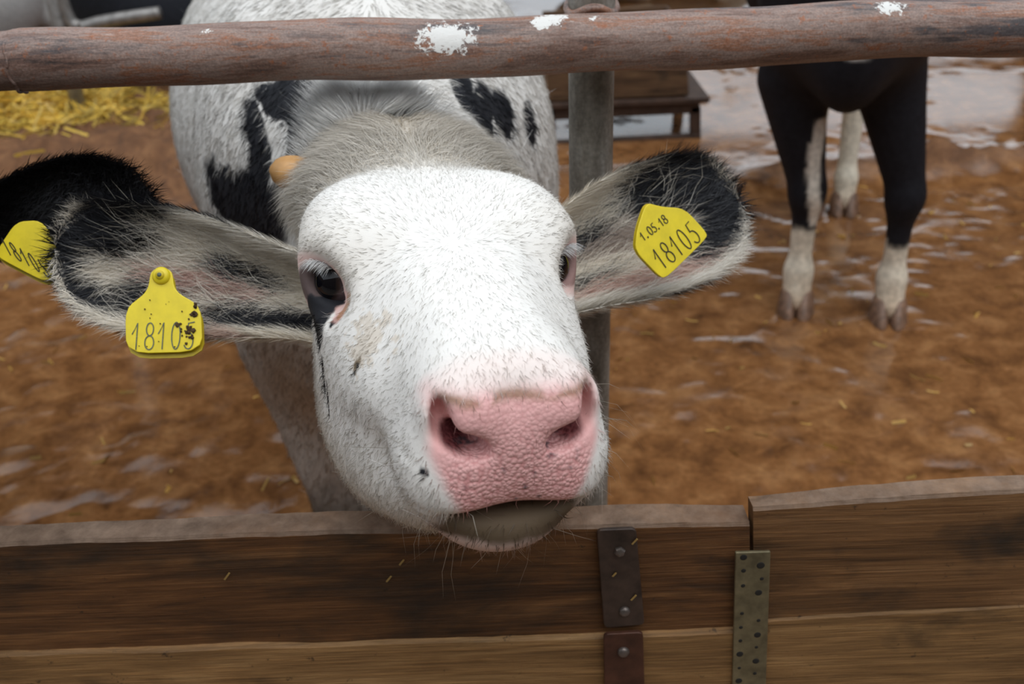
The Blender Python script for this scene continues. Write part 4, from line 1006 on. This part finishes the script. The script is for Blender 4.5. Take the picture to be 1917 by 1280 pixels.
# the black neighbour whose ear and tag reach in beside the tagged ear
eb = P(-125, 455, 1.03); La = norm([.26, -.965, 0]); Xa = norm([.965, .26, 0])
Tn = eb - Xa * .086 + La * .085 + np.array([0, 0, .105])
Bn = frame_xy((.85, -.53)); on = np.array([-1.36, 1.64, 0.0])
hpn = (Tn - on) @ Bn; hLn = La @ Bn
cowN, Hn, _ = simple_cow('cow', Bn, on, [(-.13, .02), (.13, -.04)], [(-.15, -1.15), (.15, -1.2)], lambda V, h: np.tile(np.array([.013, .012, .013]), (len(V), 1)), hpn, hLn, 1.0, .0145, xr=.95)
tag(cowN, 'black cow beside the white one, showing only a furry ear with a yellow tag', 'cow')
eN = ear(eb, P(286, 385, .99), UP, -FWD * .35 - UP * 1.0, ear_black, .054, sag=.016)
bodyN = [c for c in cowN.children if c.name.startswith('cow_body')][0]
merge_into(bodyN, local(eN['V'], cowN), eN['Q'], eN['col'])
ear_fur('ear_hair', eN, cowN, 14000, 41, .026, .15)
eN2 = ear(eb - Xa * .172, eb - Xa * .36 + np.array([0, 0.02, .02]), UP, -FWD, ear_black, .056)
merge_into(bodyN, local(eN2['V'], cowN), eN2['Q'], eN2['col'])
pl3 = lambda x, y: P(x, y, .995)
t3, n3 = ear_tag(cowN, [(30, 415), (75, 412), (106, 452), (103, 508), (90, 526), (72, 522), (-8, 480), (-2, 462)], pl3, -UP * .004, 'yellow ear tag with a partly hidden handwritten number')
ang3 = math.radians(-30); c3, s3 = math.cos(ang3), math.sin(ang3)
writing('digit', '18105', lambda u, v: (pl3(14 + u * c3 - v * s3 * -1, 474 - u * s3 - v * c3), n3), t3, 20, 40, 16, M_INKB, .0011, .1)

# cows lying on the straw at the back
def lying_cow(label, o, f, colour, s=1.0):
    Bf = frame_xy(f); e = empty('cow', (o[0], o[1], o[2]))
    F_ = Field((axis([(-.55, .55, .02)]), axis([(-1.0, 1.35, .02)]), axis([(-.05, 1.2, .02)]))); I = (np.eye(3), np.zeros(3))
    F_.ell((0, -.1, .36), (.36, .78, .36), k=.1); F_.ell((0, .5, .42), (.24, .32, .34), k=.1); F_.ell((.16, -.62, .30), (.22, .30, .28), k=.08, sym=True)
    F_.cone((0, -.75, .62), (0, .5, .70), .10, .10, k=.1); F_.cone((0, .6, .52), (0, .95, .78), .19, .11, k=.1)
    F_.cone((.2, .62, .2), (.24, .88, .06), .09, .05, k=.05, sym=True); F_.cone((.24, .88, .06), (.2, .60, .045), .05, .04, k=.03, sym=True)
    F_.cone((.33, -.45, .12), (.38, -.15, .06), .08, .05, k=.05, sym=True)
    F_.cone((0, -.92, .58), (.08, -.98, .10), .03, .025, k=.03)
    hL = norm([.1, .9, -.45]); hX = norm(np.cross(hL, [0, 0, 1.0])); hU = np.cross(hX, hL); Hm = np.stack([hX, hL, hU], 1)
    head_into(F_, (Hm.T, np.array([0, 1.06, .86])), False)
    F_.ell((.19, .93, .86), (.10, .03, .05), k=.03, sym=True)
    V, Q_ = F_.surface(2); c = colour(V)
    link('cow_body', raw_mesh('cow_body', local((V * s) @ Bf.T + o, e), Q_[:, ::-1].copy() if np.linalg.det(Bf) < 0 else Q_, c), M_COAT, e)
    return tag(e, label, 'cow')
bz = .24
oB = YP(455, 150, 5.65); oB[2] = bz
lying_cow('black cow lying on the bank behind the white cow', oB, (-1.0, -.10), lambda V: lerp(np.tile(np.array([.016, .018, .024]), (len(V), 1)), (.6, .6, .6), sstep(.35, .5, fbm(V, 3, 7))))
oW = YP(-45, 150, 6.1); oW[2] = bz
lying_cow('pale grey cow lying in the yellow straw by the bent tube', oW, (.12, 1.0), lambda V: np.tile(np.array([.66, .66, .66]), (len(V), 1)) * (1 + .1 * fbm(V, 4, 9)[:, None]))
oP = G(1215, -10, 0); oP[2] = .0
lying_cow('pale beige cow far off beyond the feed trough, just above the rail', oP, (1, .2), lambda V: np.tile(np.array([.62, .52, .40]), (len(V), 1)))

# ------------------------------------------------------------------ stall divider and feed trough
dv = empty('stall_divider', tuple(YP(120, 150, 4.9)[:2]) + (bz,))
M_DIV = mat_simple('worn_galvanised_tube', (0.26, 0.25, 0.24), 0.4, 0.35, 25, 0.1, 0.5)
key = [YP(a, b, 4.9) for a, b in ((92, -120), (108, -30), (122, 20), (134, 44), (152, 52), (185, 42), (230, 34), (300, 24))]
kk = np.array(key); tq_ = np.linspace(0, len(kk) - 1, 60); pth = np.stack([np.interp(tq_, np.arange(len(kk)), kk[:, i]) for i in range(3)], 1)
for _ in range(6): pth[1:-1] = (pth[:-2] + 2 * pth[1:-1] + pth[2:]) / 4
V, Fc = tube(pth, .030, 16); link('bent_tube', recalc(raw_mesh('bent_tube', local(V, dv), Fc)), M_DIV, dv)
b0_ = pth[0]; V, Fc = tube(np.array([[b0_[0] - .05, b0_[1], bz - .05], [b0_[0] - .05, b0_[1], b0_[2] * .5], [b0_[0] - .05, b0_[1], b0_[2] + .5]]), .036, 16)
link('post', recalc(raw_mesh('post', local(V, dv), Fc)), M_DIV, dv)
tag(dv, 'grey bent steel tube of a stall divider between the lying cows', 'stall divider')

YT = 4.95
trough = empty('feed_trough', (YP(1170, 265, YT)[0], YT, 0)); tag(trough, 'brown rusty feed trough on a frame with legs, behind the grey post', 'trough')
M_TP = mat_wood('trough_boards', (0.05, 0.028, 0.014), (0.13, 0.07, 0.035), (0.20, 0.12, 0.06), 2.2, stain_pos=.6)
M_TF = mat_simple('rusty_trough_frame', (0.055, 0.030, 0.020), 0.55, 0.5, 14, 0.4)
def tbox(name, quad, y0, th, mat):
    w = [YP(a, b, YT) + np.array([0, y0, 0]) for a, b in quad]; V, Fc = prism(w, [q + np.array([0, th, 0]) for q in w])
    return bevel(link(name, recalc(raw_mesh(name, local(V, trough), Fc, smooth=False)), mat, trough), .004)
tbox('front_panel', [(1025, 122), (1286, 108), (1290, 178), (1025, 190)], 0, .03, M_TP)
tbox('front_panel', [(1025, 60), (1281, 48), (1286, 106), (1025, 120)], .005, .03, M_TP)
tbox('side_panel', [(1278, 48), (1284, 48), (1290, 178), (1284, 178)], .03, .55, M_TP)
tbox('back_panel', [(1025, 60), (1281, 48), (1290, 178), (1025, 190)], .55, .03, M_TP)
tbox('trough_floor', [(1025, 180), (1288, 168), (1290, 178), (1025, 190)], .03, .52, M_TP)
tbox('flange', [(1020, 192), (1328, 180), (1326, 190), (1020, 202)], -.03, .62, M_TF)
tbox('cross_rail', [(1020, 203), (1310, 190), (1310, 212), (1020, 226)], 0, .04, M_TF)
tbox('bottom_rail', [(1020, 266), (1312, 251), (1312, 270), (1020, 285)], -.01, .05, M_TF)
for (x0, x1) in ((1022, 1040), (1293, 1312)):
    for yy in (0, .50): tbox('leg', [(x0, 200), (x1, 200), (x1, 292), (x0, 292)], yy, .05, M_TF)
